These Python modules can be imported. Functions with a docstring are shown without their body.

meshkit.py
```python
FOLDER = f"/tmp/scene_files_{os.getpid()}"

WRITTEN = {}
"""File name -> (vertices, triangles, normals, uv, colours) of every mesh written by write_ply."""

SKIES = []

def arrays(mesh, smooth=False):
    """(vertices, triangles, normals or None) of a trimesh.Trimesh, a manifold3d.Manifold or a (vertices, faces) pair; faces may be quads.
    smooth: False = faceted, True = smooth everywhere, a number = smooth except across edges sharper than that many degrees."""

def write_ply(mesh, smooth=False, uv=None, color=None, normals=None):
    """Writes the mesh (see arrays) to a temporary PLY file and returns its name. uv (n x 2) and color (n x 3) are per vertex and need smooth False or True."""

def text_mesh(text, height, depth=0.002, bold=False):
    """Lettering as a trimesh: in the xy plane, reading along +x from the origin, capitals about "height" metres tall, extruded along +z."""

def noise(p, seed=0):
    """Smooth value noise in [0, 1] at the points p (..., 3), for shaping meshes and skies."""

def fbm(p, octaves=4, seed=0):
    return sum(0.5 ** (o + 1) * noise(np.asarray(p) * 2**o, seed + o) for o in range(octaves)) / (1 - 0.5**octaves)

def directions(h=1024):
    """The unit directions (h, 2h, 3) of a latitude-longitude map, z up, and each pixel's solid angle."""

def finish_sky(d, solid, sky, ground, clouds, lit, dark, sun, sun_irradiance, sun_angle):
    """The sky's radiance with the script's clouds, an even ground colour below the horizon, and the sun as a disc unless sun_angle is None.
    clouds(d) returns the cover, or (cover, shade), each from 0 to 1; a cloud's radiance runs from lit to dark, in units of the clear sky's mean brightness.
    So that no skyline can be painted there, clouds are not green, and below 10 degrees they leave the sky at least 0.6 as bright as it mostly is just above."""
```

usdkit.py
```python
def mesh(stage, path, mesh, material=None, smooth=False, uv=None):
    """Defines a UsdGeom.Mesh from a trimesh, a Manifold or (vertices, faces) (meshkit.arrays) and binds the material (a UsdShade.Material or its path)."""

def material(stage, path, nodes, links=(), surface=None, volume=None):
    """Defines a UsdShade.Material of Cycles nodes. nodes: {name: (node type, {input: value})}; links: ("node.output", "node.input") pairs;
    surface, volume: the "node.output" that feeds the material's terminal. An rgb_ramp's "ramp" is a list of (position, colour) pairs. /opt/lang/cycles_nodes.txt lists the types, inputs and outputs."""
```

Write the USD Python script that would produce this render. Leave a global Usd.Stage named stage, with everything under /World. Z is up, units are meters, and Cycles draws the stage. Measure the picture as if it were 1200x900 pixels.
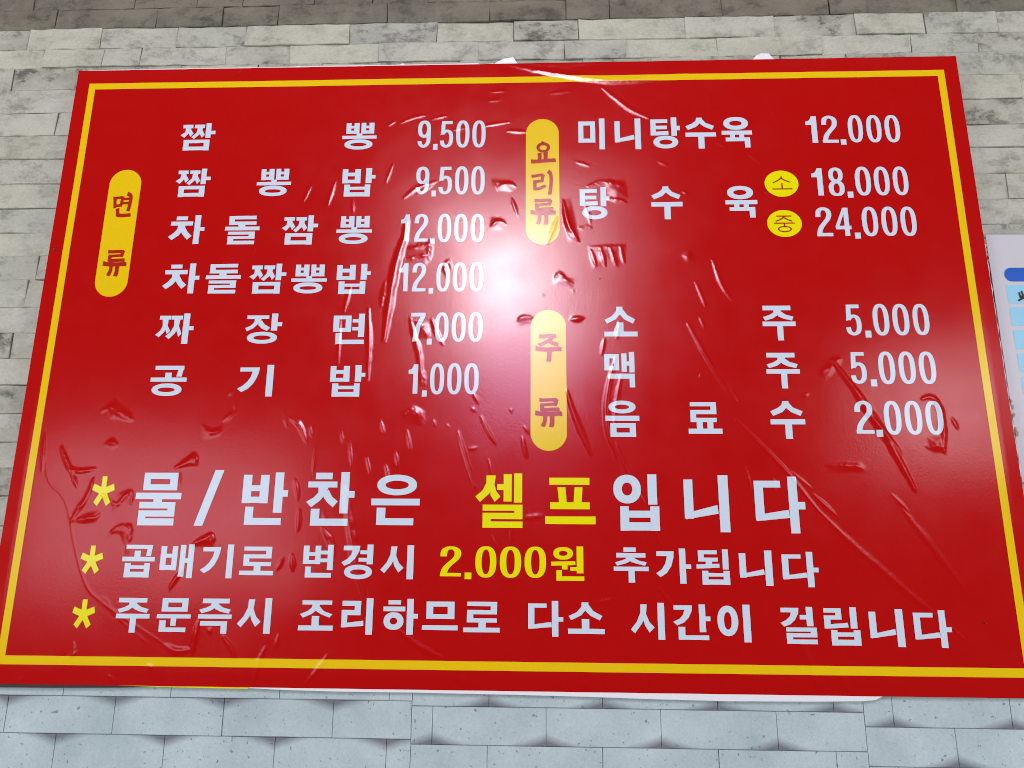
import math, random
import numpy as np
import trimesh
import usdkit, meshkit
from pxr import Usd, UsdGeom, UsdLux, UsdShade, Gf, Sdf
from scipy.ndimage import map_coordinates
from shapely.geometry import Polygon, LineString, box, MultiPolygon
from shapely.ops import unary_union
from shapely import affinity

random.seed(7)
rng = np.random.default_rng(7)

stage = Usd.Stage.CreateInMemory()
UsdGeom.SetStageUpAxis(stage, UsdGeom.Tokens.z)
UsdGeom.SetStageMetersPerUnit(stage, 1.0)
world = UsdGeom.Xform.Define(stage, '/World')
stage.SetDefaultPrim(world.GetPrim())
UsdGeom.Scope.Define(stage, '/World/Looks')

# ------------------------------------------------------------------ camera
# board coordinates: u to the right, v downwards from the board's top left corner; the film lies in world y = 0
Z0 = 2.10                       # height of the board's top edge
F = 820.0                       # focal length for a picture 1200 wide
EUL = (-0.2252, 0.0350, -0.0010)
CP = np.array([0.6390, 0.6407, -0.8346])

def rot_xyz(a, b, c):
    ca, sa, cb, sb, cc, sc = math.cos(a), math.sin(a), math.cos(b), math.sin(b), math.cos(c), math.sin(c)
    X = np.array([[1, 0, 0], [0, ca, -sa], [0, sa, ca]])
    Y = np.array([[cb, 0, sb], [0, 1, 0], [-sb, 0, cb]])
    Zm = np.array([[cc, -sc, 0], [sc, cc, 0], [0, 0, 1]])
    return Zm @ Y @ X

RM = rot_xyz(*EUL)

def to_world(b):
    b = np.asarray(b, float)
    return np.stack([b[..., 0], b[..., 2], Z0 - b[..., 1]], -1)

def inv(px, depth=0.0):
    """Pixel of the 1200x900 measurement grid -> (u, v) on the plane at that depth behind the film."""
    px = np.atleast_2d(np.asarray(px, float))
    d = np.stack([(px[:, 0] - 600) / F, (px[:, 1] - 450) / F, np.ones(len(px))], 1) @ RM
    t = (depth - CP[2]) / d[:, 2]
    return (CP + d * t[:, None])[:, :2]

cam = UsdGeom.Camera.Define(stage, '/World/camera')
right, down, fwd = ((lambda q: np.array([q[0], q[2], -q[1]]))(RM[i]) for i in range(3))
pos = to_world(CP)
M = Gf.Matrix4d(*right, 0, *(-down), 0, *(-fwd), 0, *pos, 1)
cam.AddTransformOp().Set(M)
cam.CreateHorizontalApertureAttr(36.0)
cam.CreateVerticalApertureAttr(27.0)
cam.CreateFocalLengthAttr(36.0 * F / 1200)
cam.CreateClippingRangeAttr(Gf.Vec2f(0.01, 100))
cam.CreateExposureAttr(0.09)
cam.GetPrim().SetCustomDataByKey('kind', 'structure')

# ------------------------------------------------------------------ lamps and windows of the dining room, plus added halo and fill panels
def lamp(name, at, target, w, h, power, color=(1, 1, 1)):
    l = UsdLux.RectLight.Define(stage, '/World/' + name)
    at, target = Gf.Vec3d(*at), Gf.Vec3d(*target)
    m = Gf.Matrix4d().SetLookAt(at, target, Gf.Vec3d(0, 0, 1) if abs((target - at).GetNormalized()[2]) < 0.98 else Gf.Vec3d(0, 1, 0)).GetInverse()
    l.AddTransformOp().Set(m)
    l.CreateWidthAttr(w); l.CreateHeightAttr(h)
    l.CreateIntensityAttr(power); l.CreateNormalizeAttr(False)
    l.CreateColorAttr(Gf.Vec3f(*color))
    return l

CENTRE = (0.62, 0.0, 1.7)
lamp('ceiling_lamp', (0.47, -2.52, 2.80), (0.47, 0, 1.85), 0.34, 0.34, 17, (1.0, 0.98, 1.0))
lamp('ceiling_lamp_004', (0.49, -2.60, 2.83), (0.47, 0, 1.85), 0.62, 0.62, 12, (0.98, 0.90, 1.0))  # added panel round the lamp, only widens its glare on the film
lamp('ceiling_lamp_005', (0.52, -2.70, 2.84), (0.47, 0, 1.85), 1.10, 0.95, 4.6, (0.96, 0.80, 1.0))  # larger, dimmer added panel that grades the outer glare halo
lamp('ceiling_lamp_001', (0.52, -4.00, 2.64), (0.47, 0, 1.75), 0.66, 0.82, 7.5, (0.88, 0.60, 1.05))
lamp('ceiling_lamp_002', (-1.3, -1.2, 4.9), CENTRE, 1.4, 0.9, 2.4, (0.96, 1.0, 0.96))  # added overhead fill panel, lights the wall without mirroring in the film
lamp('ceiling_lamp_003', (2.5, -1.2, 4.9), CENTRE, 1.4, 0.9, 2.4, (0.96, 1.0, 0.96))  # same added overhead fill on the right, no real lamp
lamp('window_light', (-1.85, -4.0, 1.62), (0.2, 0, 1.45), 1.7, 0.95, 2.7, (0.92, 0.84, 1.0))
lamp('window_light_001', (3.45, -4.0, 2.40), (1.1, 0, 1.65), 0.95, 0.7, 5.0, (0.94, 0.90, 1.0))
lamp('window_light_002', (-4.2, -1.5, 1.0), (0.6, 0, 1.45), 1.4, 1.8, 19.5, (0.92, 1.0, 0.99))  # added fill panel far to the left, not a window
lamp('window_light_003', (5.4, -1.5, 1.0), (0.6, 0, 1.45), 1.4, 1.8, 19.5, (0.92, 1.0, 0.99))  # matching added fill on the right side, no window there

dome = UsdLux.DomeLight.Define(stage, '/World/room_light')
dome.CreateIntensityAttr(1.0)
_bg = usdkit.material(stage, '/World/Looks/room_light', {'bg': ('background_shader', {'color': (0.95, 0.97, 1.0), 'strength': 0.05})}, surface='bg.background')
UsdShade.MaterialBindingAPI.Apply(dome.GetPrim()).Bind(_bg)

# ------------------------------------------------------------------ helpers
_names = {}
def path_for(name, parent=None):
    base = (parent.GetPath().pathString if parent is not None else '/World') + '/' + name
    n = _names.get(base, -1) + 1
    _names[base] = n
    return base if n == 0 else '%s_%03d' % (base, n)

def obj(name, mesh, mat, parent=None, smooth=False, label=None, normals=None, uv=None):
    p = path_for(name, parent)
    m = usdkit.mesh(stage, p, mesh, mat, smooth=smooth, uv=uv)
    if normals is not None:
        from pxr import Vt
        m.CreateNormalsAttr(Vt.Vec3fArray.FromNumpy(np.asarray(normals, np.float32)))
        m.SetNormalsInterpolation('vertex')
    if label:
        m.GetPrim().SetCustomDataByKey('label', label)
    return m.GetPrim()

def thing(name, label, category, kind=None):
    p = UsdGeom.Xform.Define(stage, path_for(name)).GetPrim()
    p.SetCustomDataByKey('label', label)
    if category: p.SetCustomDataByKey('category', category)
    if kind: p.SetCustomDataByKey('kind', kind)
    return p

def mat(name, nodes, links=(), surface='p.BSDF'):
    return usdkit.material(stage, '/World/Looks/' + name, nodes, links, surface=surface)

# ------------------------------------------------------------------ materials
def film_mat(name, color, rough=0.165):
    """Glossy printed vinyl: even print colour under a clear film with a fine woven grain."""
    return mat(name, {
        'g': ('geometry', {}),
        'mp': ('mapping', {'scale': (420, 420, 420)}),
        'n': ('noise_texture', {'scale': 1.0, 'detail': 2.0, 'roughness': 0.6}),
        'mp2': ('mapping', {'scale': (26, 26, 26)}),
        'n2': ('noise_texture', {'scale': 1.0, 'detail': 3.0}),
        'rr': ('map_range', {'from_min': 0.3, 'from_max': 0.7, 'to_min': rough - 0.02, 'to_max': rough + 0.03, 'clamp': True}),
        'b': ('bump', {'strength': 0.12, 'distance': 0.0006}),
        'p': ('principled_bsdf', {'base_color': color, 'roughness': rough, 'specular_ior_level': 0.5, 'coat_weight': 0.0, 'coat_roughness': 0.14, 'coat_ior': 1.45}),
    }, [('g.position', 'mp.vector'), ('mp.vector', 'n.vector'), ('n.fac', 'b.height'), ('b.normal', 'p.normal'), ('b.normal', 'p.coat_normal'),
        ('g.position', 'mp2.vector'), ('mp2.vector', 'n2.vector'), ('n2.fac', 'rr.value'), ('rr.result', 'p.roughness')])

RED = film_mat('red_film', (0.46, 0.0022, 0.0018))
RED_INK = film_mat('red_ink', (0.42, 0.018, 0.008))
WHITE_INK = film_mat('white_ink', (0.60, 0.715, 0.79))
GOLD = film_mat('gold_ink', (0.80, 0.55, 0.005))
LEMON = film_mat('lemon_ink', (0.80, 0.76, 0.0))
WHITE_SHEET = film_mat('white_sheet', (0.82, 0.83, 0.84), 0.3)
POSTER_WHITE = film_mat('poster_white', (0.58, 0.575, 0.60), 0.25)
POSTER_BLUE = film_mat('poster_blue', (0.02, 0.11, 0.50), 0.25)
POSTER_SKY = film_mat('poster_sky', (0.30, 0.62, 0.76), 0.25)
PEN = film_mat('pen_ink', (0.02, 0.025, 0.03), 0.35)
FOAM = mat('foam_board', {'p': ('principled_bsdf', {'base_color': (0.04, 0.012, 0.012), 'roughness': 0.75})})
DARK = mat('pin_dark', {'p': ('principled_bsdf', {'base_color': (0.03, 0.008, 0.008), 'roughness': 0.4})})
GLUE = mat('old_glue', {'p': ('principled_bsdf', {'base_color': (0.36, 0.24, 0.14), 'roughness': 0.6})})
MORTAR = mat('mortar', {
    'g': ('geometry', {}), 'mp': ('mapping', {'scale': (60, 60, 60)}), 'n': ('noise_texture', {'scale': 1.0, 'detail': 5.0}),
    'r': ('rgb_ramp', {'ramp': [(0.3, (0.13, 0.126, 0.112)), (0.7, (0.36, 0.35, 0.31))]}),
    'p': ('principled_bsdf', {'roughness': 0.9})},
    [('g.position', 'mp.vector'), ('mp.vector', 'n.vector'), ('n.fac', 'r.fac'), ('r.color', 'p.base_color')])

def stone_mat(name, pale, grey, stain, offset, amount):
    """Split-face stone: pale ground, cloudy grey mottling, dark speckled veins, gritty relief."""
    return mat(name, {
        'g': ('geometry', {}),
        'mp': ('mapping', {'location': offset, 'scale': (1.0, 1.0, 1.5)}),
        'n1': ('noise_texture', {'scale': 12.0, 'detail': 7.0, 'roughness': 0.66, 'distortion': 0.15}),
        'n2': ('noise_texture', {'scale': 30.0, 'detail': 12.0, 'roughness': 0.82, 'distortion': 0.2}),
        'n3': ('noise_texture', {'scale': 260.0, 'detail': 5.0, 'roughness': 0.7}),
        'r1': ('rgb_ramp', {'ramp': [(0.36, grey), (0.58, pale)]}),
        'm1': ('map_range', {'from_min': 0.50, 'from_max': 0.57, 'to_min': 0.0, 'to_max': amount, 'clamp': True}),
        'gate': ('map_range', {'from_min': 0.56, 'from_max': 0.42, 'to_min': 0.3, 'to_max': 1.0, 'clamp': True}),
        'mul': ('math', {'math_type': 'multiply'}),
        'mx': ('mix_color', {'blend_type': 'mix', 'b': stain}),
        'gr': ('map_range', {'from_min': 0.3, 'from_max': 0.7, 'to_min': 0.84, 'to_max': 1.06, 'clamp': True}),
        'cm': ('combine_xyz', {}),
        'mg': ('mix_color', {'blend_type': 'multiply', 'fac': 1.0}),
        'add': ('math', {'math_type': 'multiply_add', 'value2': 0.35}),
        'b': ('bump', {'strength': 0.4, 'distance': 0.0015}),
        'p': ('principled_bsdf', {'roughness': 0.62, 'specular_ior_level': 0.35}),
    }, [('g.position', 'mp.vector'), ('mp.vector', 'n1.vector'), ('mp.vector', 'n2.vector'), ('mp.vector', 'n3.vector'),
        ('n1.fac', 'r1.fac'), ('n2.fac', 'm1.value'), ('n1.fac', 'gate.value'), ('m1.result', 'mul.value1'), ('gate.result', 'mul.value2'),
        ('mul.value', 'mx.fac'), ('r1.color', 'mx.a'), ('n3.fac', 'gr.value'),
        ('gr.result', 'cm.x'), ('gr.result', 'cm.y'), ('gr.result', 'cm.z'), ('mx.result', 'mg.a'), ('cm.vector', 'mg.b'), ('mg.result', 'p.base_color'),
        ('n3.fac', 'add.value1'), ('n2.fac', 'add.value3'), ('add.value', 'b.height'), ('b.normal', 'p.normal')])

STONES = [
    stone_mat('stone_pale', (0.512, 0.520, 0.418), (0.412, 0.422, 0.341), (0.165, 0.166, 0.133), (0, 0, 0), 0.60),
    stone_mat('stone_cream', (0.512, 0.519, 0.408), (0.428, 0.430, 0.337), (0.202, 0.202, 0.150), (3.1, 0, 1.7), 0.5),
    stone_mat('stone_grey', (0.468, 0.486, 0.398), (0.361, 0.373, 0.307), (0.143, 0.145, 0.117), (5.3, 0, 2.9), 0.75),
    stone_mat('stone_mottled', (0.468, 0.476, 0.374), (0.298, 0.304, 0.238), (0.109, 0.107, 0.084), (7.7, 0, 4.1), 0.95),
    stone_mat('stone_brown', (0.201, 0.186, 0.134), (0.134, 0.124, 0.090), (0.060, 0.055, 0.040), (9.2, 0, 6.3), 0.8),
]

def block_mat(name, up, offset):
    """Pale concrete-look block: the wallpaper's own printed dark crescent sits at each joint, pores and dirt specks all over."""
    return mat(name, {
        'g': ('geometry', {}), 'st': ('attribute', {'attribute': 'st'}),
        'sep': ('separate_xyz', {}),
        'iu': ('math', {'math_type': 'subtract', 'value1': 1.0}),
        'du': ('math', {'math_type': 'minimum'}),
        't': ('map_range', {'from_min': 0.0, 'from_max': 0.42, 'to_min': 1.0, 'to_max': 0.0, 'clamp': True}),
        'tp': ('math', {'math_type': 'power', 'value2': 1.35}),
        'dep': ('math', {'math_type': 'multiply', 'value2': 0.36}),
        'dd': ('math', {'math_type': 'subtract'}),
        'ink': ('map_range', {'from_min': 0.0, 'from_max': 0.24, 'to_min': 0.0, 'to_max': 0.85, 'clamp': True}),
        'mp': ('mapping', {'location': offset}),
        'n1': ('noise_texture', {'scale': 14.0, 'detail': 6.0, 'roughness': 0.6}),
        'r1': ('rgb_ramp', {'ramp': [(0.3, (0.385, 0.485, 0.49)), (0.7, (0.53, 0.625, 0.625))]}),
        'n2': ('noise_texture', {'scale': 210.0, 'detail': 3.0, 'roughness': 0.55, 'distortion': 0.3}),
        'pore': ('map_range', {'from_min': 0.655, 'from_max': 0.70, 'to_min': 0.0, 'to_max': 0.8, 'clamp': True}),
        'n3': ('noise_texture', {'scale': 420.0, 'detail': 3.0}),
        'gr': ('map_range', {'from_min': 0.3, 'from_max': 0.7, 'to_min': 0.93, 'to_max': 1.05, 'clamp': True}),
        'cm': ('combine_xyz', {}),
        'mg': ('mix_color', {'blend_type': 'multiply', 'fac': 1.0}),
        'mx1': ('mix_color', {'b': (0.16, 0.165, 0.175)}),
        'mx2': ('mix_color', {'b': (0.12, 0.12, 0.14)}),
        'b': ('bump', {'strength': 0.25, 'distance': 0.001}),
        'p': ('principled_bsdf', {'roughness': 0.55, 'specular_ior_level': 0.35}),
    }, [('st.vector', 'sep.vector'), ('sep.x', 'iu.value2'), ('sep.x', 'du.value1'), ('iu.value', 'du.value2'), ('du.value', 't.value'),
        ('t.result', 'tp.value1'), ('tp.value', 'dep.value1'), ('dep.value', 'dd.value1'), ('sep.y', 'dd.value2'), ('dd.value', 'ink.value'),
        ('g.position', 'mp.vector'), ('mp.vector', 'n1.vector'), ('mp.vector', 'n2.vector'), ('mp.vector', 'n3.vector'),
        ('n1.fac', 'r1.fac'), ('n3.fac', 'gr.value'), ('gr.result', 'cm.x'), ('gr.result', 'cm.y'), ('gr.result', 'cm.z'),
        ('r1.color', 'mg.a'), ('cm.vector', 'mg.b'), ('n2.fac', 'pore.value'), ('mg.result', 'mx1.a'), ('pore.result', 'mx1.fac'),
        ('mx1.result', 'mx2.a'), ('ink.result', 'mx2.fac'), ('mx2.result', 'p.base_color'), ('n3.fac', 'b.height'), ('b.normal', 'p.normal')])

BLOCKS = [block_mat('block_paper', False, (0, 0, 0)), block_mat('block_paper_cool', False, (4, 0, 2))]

# ------------------------------------------------------------------ the wall
WALL = 0.0155           # depth of the bedding behind the stones
FACE = 0.0085           # mean depth of the stone faces

def brick_mesh(u0, u1, v0, v1, depth, rough=1.0, gap=0.0003, bevel=0.0007):
    """A stone with slightly uneven edges, a bevel and a shallow bulge: rings of outline points from back to front."""
    u0, u1, v0, v1 = u0 + gap, u1 - gap, v0 + gap, v1 - gap
    k = max(2, min(8, int((u1 - u0) / 0.016)))
    us = np.linspace(u0, u1, k + 1)
    ring = [(a, v0) for a in us] + [(a, v1) for a in us[::-1]]
    ring = np.array(ring)
    jit = rng.normal(0, 0.0006 * rough, ring.shape); ring = ring + np.clip(jit, -0.0009, 0.0009) * rough
    c = ring.mean(0)
    n = len(ring)
    ins = ring + np.sign(c - ring) * bevel
    tilt = rng.normal(0, 0.0005 * rough, 3)
    fd = depth + tilt[0] * (ins[:, 0] - c[0]) / (u1 - u0) * 2 + tilt[1] * (ins[:, 1] - c[1]) / (v1 - v0) * 2 + rng.normal(0, 0.00025 * rough, n)
    P = [np.column_stack([ring, np.full(n, WALL)]), np.column_stack([ring, fd + bevel * 0.8]), np.column_stack([ins, fd]), np.array([[c[0], c[1], depth - 0.0003 * rough]])]
    v = to_world(np.vstack(P))
    f = []
    for i in range(n):
        j = (i + 1) % n
        for r in (0, 1):
            a, b = r * n + i, r * n + j
            f += [(a, a + n, b), (b, a + n, b + n)]
        f.append((2 * n + i, 3 * n, 2 * n + j))
    m = trimesh.Trimesh(v, f, process=False)
    return m

stone_wall = None
def slab(u0, u1, v0, v1, d0, d1):
    m = trimesh.creation.box((u1 - u0, abs(d1 - d0), v1 - v0))
    m.apply_translation(to_world([(u0 + u1) / 2, (v0 + v1) / 2, (d0 + d1) / 2]))
    return m

SPLIT = 0.775     # upper wallpaper ends here, hidden behind the board
UL, UR = -0.42, 1.66
stone_wall = obj('stone_wall', slab(UL, UR, -0.30, SPLIT, WALL - 0.001, WALL + 0.03), MORTAR)
stone_wall.SetCustomDataByKey('label', 'upper wall of pale grey stacked ledge stone behind the red menu board')
stone_wall.SetCustomDataByKey('kind', 'structure')
block_wall = obj('block_wall', slab(UL, UR, SPLIT, 1.16, WALL - 0.001, WALL + 0.03), MORTAR)
block_wall.SetCustomDataByKey('label', 'lower wall of cool pale grey concrete blocks with dark crescents at the joints, below the board')
block_wall.SetCustomDataByKey('kind', 'structure')

# courses: pixel heights of the joints read at the left edge (x=5) and at the right edge (x=1190)
LEFT = [-21, 7, 32, 57, 80, 106, 133, 160, 187, 216, 245, 273, 300, 328, 360, 390, 420, 451, 485, 518, 548, 581, 616, 645]
vl = inv([(5, y) for y in LEFT], FACE)[:, 1]
RIGHT = [-40, -13, 12, 36, 62, 87, 115, 145, 172, 203, 233, 263, 293, 323, 353, 384, 416, 448, 485]
vr = inv([(1190, y) for y in RIGHT], FACE)[:, 1]
vr = np.concatenate([vr, vr[-1] + 0.0335 * np.arange(1, 10)])
vl = np.concatenate([vl, vl[-1] + 0.032 * np.arange(1, 6)])
PXJ = {   # joints read along the top of the picture: pixel x, and the row's pixel y at that x
    1: [68, 185, 262, 327, 454, 574, 663, 714, 846, 972, 1016, 1123, 1240],
    2: [35, 120, 208, 289, 410, 512, 602, 678, 803, 908, 1003, 1085, 1170],
    3: [-20, 53, 122, 166, 265, 340, 444, 561, 662, 733, 841, 963, 1069, 1148, 1230],
}
TONE = {
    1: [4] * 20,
    2: [2, 3, 1, 0, 2, 1, 2, 1, 3, 1, 0, 3, 1, 2, 0, 3, 2, 0],
    3: [2, 2, 1, 1, 0, 0, 3, 1, 0, 0, 2, 1, 1, 0, 2, 3, 1, 0],
}
ext = int(2)
def course_v(i, u):
    a = vl[i]; b = vr[i] if i < len(vr) else a
    return a

def put_brick(u0, u1, v0, v1, tone):
    d = FACE + rng.uniform(-0.001, 0.0012)
    obj('brick', brick_mesh(u0, u1, v0, v1, d), STONES[tone], stone_wall, smooth=25)

pattern = [0.075, 0.118, 0.052, 0.135, 0.098, 0.064, 0.122, 0.088]
def fill_row(a, b, v0, v1, tones, k):
    u = a; j = k * 3
    while u < b - 0.012:
        w = pattern[j % len(pattern)] * (0.85 + 0.3 * ((j * 37 % 11) / 11))
        e = u + w
        if b - e < 0.03: e = b
        put_brick(u, min(e, b), v0, v1, tones[j % len(tones)])
        u = min(e, b); j += 1

# rows above the board, right across the wall
vtop = [-0.235, -0.205, -0.172, -0.140]
rows_top = [inv([(600, y)], FACE)[0, 1] for y in (-22, 1, 24, 48, 70)]
n = 0
v_rows = rows_top
for i in range(3):   # above the frame
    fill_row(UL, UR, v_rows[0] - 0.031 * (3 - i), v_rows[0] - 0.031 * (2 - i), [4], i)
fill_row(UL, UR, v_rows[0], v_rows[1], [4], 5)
for r in (1, 2, 3):
    y = (12, 36, 59)[r - 1]
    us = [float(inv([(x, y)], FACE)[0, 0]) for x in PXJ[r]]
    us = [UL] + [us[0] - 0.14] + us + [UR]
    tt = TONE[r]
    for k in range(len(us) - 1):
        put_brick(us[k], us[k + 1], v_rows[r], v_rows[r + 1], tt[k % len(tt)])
fill_row(0.14, 1.06, v_rows[4], v_rows[4] + 0.035, [0, 1, 2, 0, 3], 2)
# left of the board
JL = {0: [17], 2: [68], 8: [46], 9: [33], 11: [15], 13: [-20], 15: [30], 17: [-6]}
TL = [3, 0, 0, 1, 0, 1, 2, 1, 0, 1, 0, 0, 1, 3, 0, 0, 3, 0, 1, 0, 2, 0, 1, 0, 1]
for i in range(4, len(vl) - 1):
    v0 = v_rows[4] if i == 4 else vl[i]
    v1 = min(vl[i + 1], SPLIT)
    if v1 - v0 < 0.01: break
    k = i - 4
    js = [float(inv([(x, LEFT[min(i, 22)])], FACE)[0, 0]) for x in JL.get(k, [])]
    us = [UL] + [u for u in (-0.30 + 0.03 * (k * 7 % 4), -0.19 + 0.025 * (k * 5 % 3)) if not js or u < js[0] - 0.03] + js + [0.14 + (0.02 * (k % 3) if k else 0)]
    for a in range(len(us) - 1):
        put_brick(us[a], us[a + 1], v0, v1, TL[(k + 2 * (len(us) - 2 - a)) % len(TL)])
# right of the board
JR = {1: [1194], 5: [1178], 3: [1225], 7: [1230]}
TR = [2, 1, 3, 0, 0, 1, 0, 2, 0, 3, 1, 0, 2, 0, 1, 2, 0, 1, 0, 2, 1, 0, 0, 1]
for i in range(4, len(vr) - 1):
    v0 = v_rows[4] if i == 4 else vr[i]
    v1 = min(vr[i + 1], SPLIT)
    if v1 - v0 < 0.008: break
    k = i - 4
    js = [float(inv([(x, RIGHT[min(i, 18)])], FACE)[0, 0]) for x in JR.get(k, [])]
    last = js[-1] if js else 1.06
    us = [1.06 + (0.015 * (k % 3) if k else 0)] + js + [u for u in (1.30 + 0.03 * (k * 5 % 4), 1.43 + 0.03 * (k * 7 % 3)) if u > last + 0.03] + [UR]
    for a in range(len(us) - 1):
        tone = TR[(k + 3 * a) % len(TR)]
        if k == 5 and a == 1: tone = 3
        put_brick(us[a], us[a + 1], v0, v1, tone)

# lower blocks: three drops of paper, the outer left one hung the other way up
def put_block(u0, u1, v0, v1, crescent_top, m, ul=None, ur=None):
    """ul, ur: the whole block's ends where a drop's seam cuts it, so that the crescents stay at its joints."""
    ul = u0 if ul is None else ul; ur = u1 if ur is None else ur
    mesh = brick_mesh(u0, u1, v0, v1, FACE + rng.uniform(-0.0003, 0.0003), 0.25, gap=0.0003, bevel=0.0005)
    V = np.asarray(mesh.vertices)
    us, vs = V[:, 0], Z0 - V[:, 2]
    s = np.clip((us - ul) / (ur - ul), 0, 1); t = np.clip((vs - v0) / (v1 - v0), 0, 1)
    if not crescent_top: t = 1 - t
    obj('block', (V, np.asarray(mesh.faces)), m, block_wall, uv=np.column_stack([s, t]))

def U(x, y): return float(inv([(x, y)], FACE)[0, 0])
def V(x, y): return float(inv([(x, y)], FACE)[0, 1])
seam1, seam2 = U(482, 850), U(1016, 870)
BOT = 1.12
def drop(a, b, lines, joints0, period, crescent_top, m):
    """lines: v of the courses; joints0: one joint's u in each course."""
    for i in range(len(lines) - 1):
        j0 = joints0[i % len(joints0)]
        k0 = math.floor((a - j0) / period)
        k = k0
        while j0 + k * period < b:
            l, r = j0 + k * period, j0 + (k + 1) * period
            cl, cr = max(l, a), min(r, b)
            if cr - cl > 0.004:
                put_block(cl, cr, lines[i], lines[i + 1], crescent_top, m, l, r)
            k += 1
pl = U(321, 885) - U(191, 885)
L1 = [SPLIT, V(240, 818), V(240, 862.5)]; h = L1[2] - L1[1]
L1 = [L1[1] - h] + L1[1:] + [L1[2] + h * q for q in (1, 2, 3, 4, 5)]
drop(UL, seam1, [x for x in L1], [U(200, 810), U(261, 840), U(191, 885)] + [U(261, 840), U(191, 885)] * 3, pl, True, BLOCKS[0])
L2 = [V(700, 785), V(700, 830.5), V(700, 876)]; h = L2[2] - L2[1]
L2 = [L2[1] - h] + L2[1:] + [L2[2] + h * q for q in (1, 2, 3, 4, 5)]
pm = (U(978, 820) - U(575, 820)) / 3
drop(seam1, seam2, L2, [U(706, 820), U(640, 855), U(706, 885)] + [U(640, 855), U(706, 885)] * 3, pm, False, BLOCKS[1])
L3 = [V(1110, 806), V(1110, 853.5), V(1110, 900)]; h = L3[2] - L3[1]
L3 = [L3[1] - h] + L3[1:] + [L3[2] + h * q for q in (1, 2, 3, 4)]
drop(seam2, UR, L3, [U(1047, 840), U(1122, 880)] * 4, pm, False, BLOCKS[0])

# ------------------------------------------------------------------ glyphs: ink drawn in a 100 x 100 box, y downwards
def R(x0, y0, x1, y1): return box(x0, y0, x1, y1)
def P(*p): return Polygon(p).buffer(0)
def EL(cx, cy, rx, ry, n=2.0, k=48):
    t = np.linspace(0, 2 * math.pi, k, endpoint=False)
    c, s = np.cos(t), np.sin(t)
    return Polygon(np.column_stack([cx + rx * np.sign(c) * np.abs(c) ** (2 / n), cy + ry * np.sign(s) * np.abs(s) ** (2 / n)]))
def RING(x0, y0, x1, y1, ix0, iy0, ix1, iy1, n=2.15):
    return EL((x0 + x1) / 2, (y0 + y1) / 2, (x1 - x0) / 2, (y1 - y0) / 2, n).difference(EL((ix0 + ix1) / 2, (iy0 + iy1) / 2, (ix1 - ix0) / 2, (iy1 - iy0) / 2, n))
def FR(x0, y0, x1, y1, ix0, iy0, ix1, iy1): return R(x0, y0, x1, y1).difference(R(ix0, iy0, ix1, iy1))
def J(*a): return unary_union([x.buffer(0.05) for x in a])
def BB(x0, x1, a, b, y0, t0, t1, b0, y1):
    """The letter of two posts and two bars: posts x0..a and b..x1, bars t0..t1 and b0..y1."""
    return J(R(x0, y0, a, y1), R(b, y0, x1, y1), R(x0, t0, x1, t1), R(x0, b0, x1, y1 - 0.5))
def RR(x0, x1, y, s=16):
    """The folded letter of three bars: y = six bar edges from top to bottom."""
    return J(R(x0, y[0], x1, y[1]), R(x1 - s, y[0], x1, y[3]), R(x0, y[2], x1, y[3]), R(x0, y[2], x0 + s, y[5]), R(x0, y[4], x1, y[5]))

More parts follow.
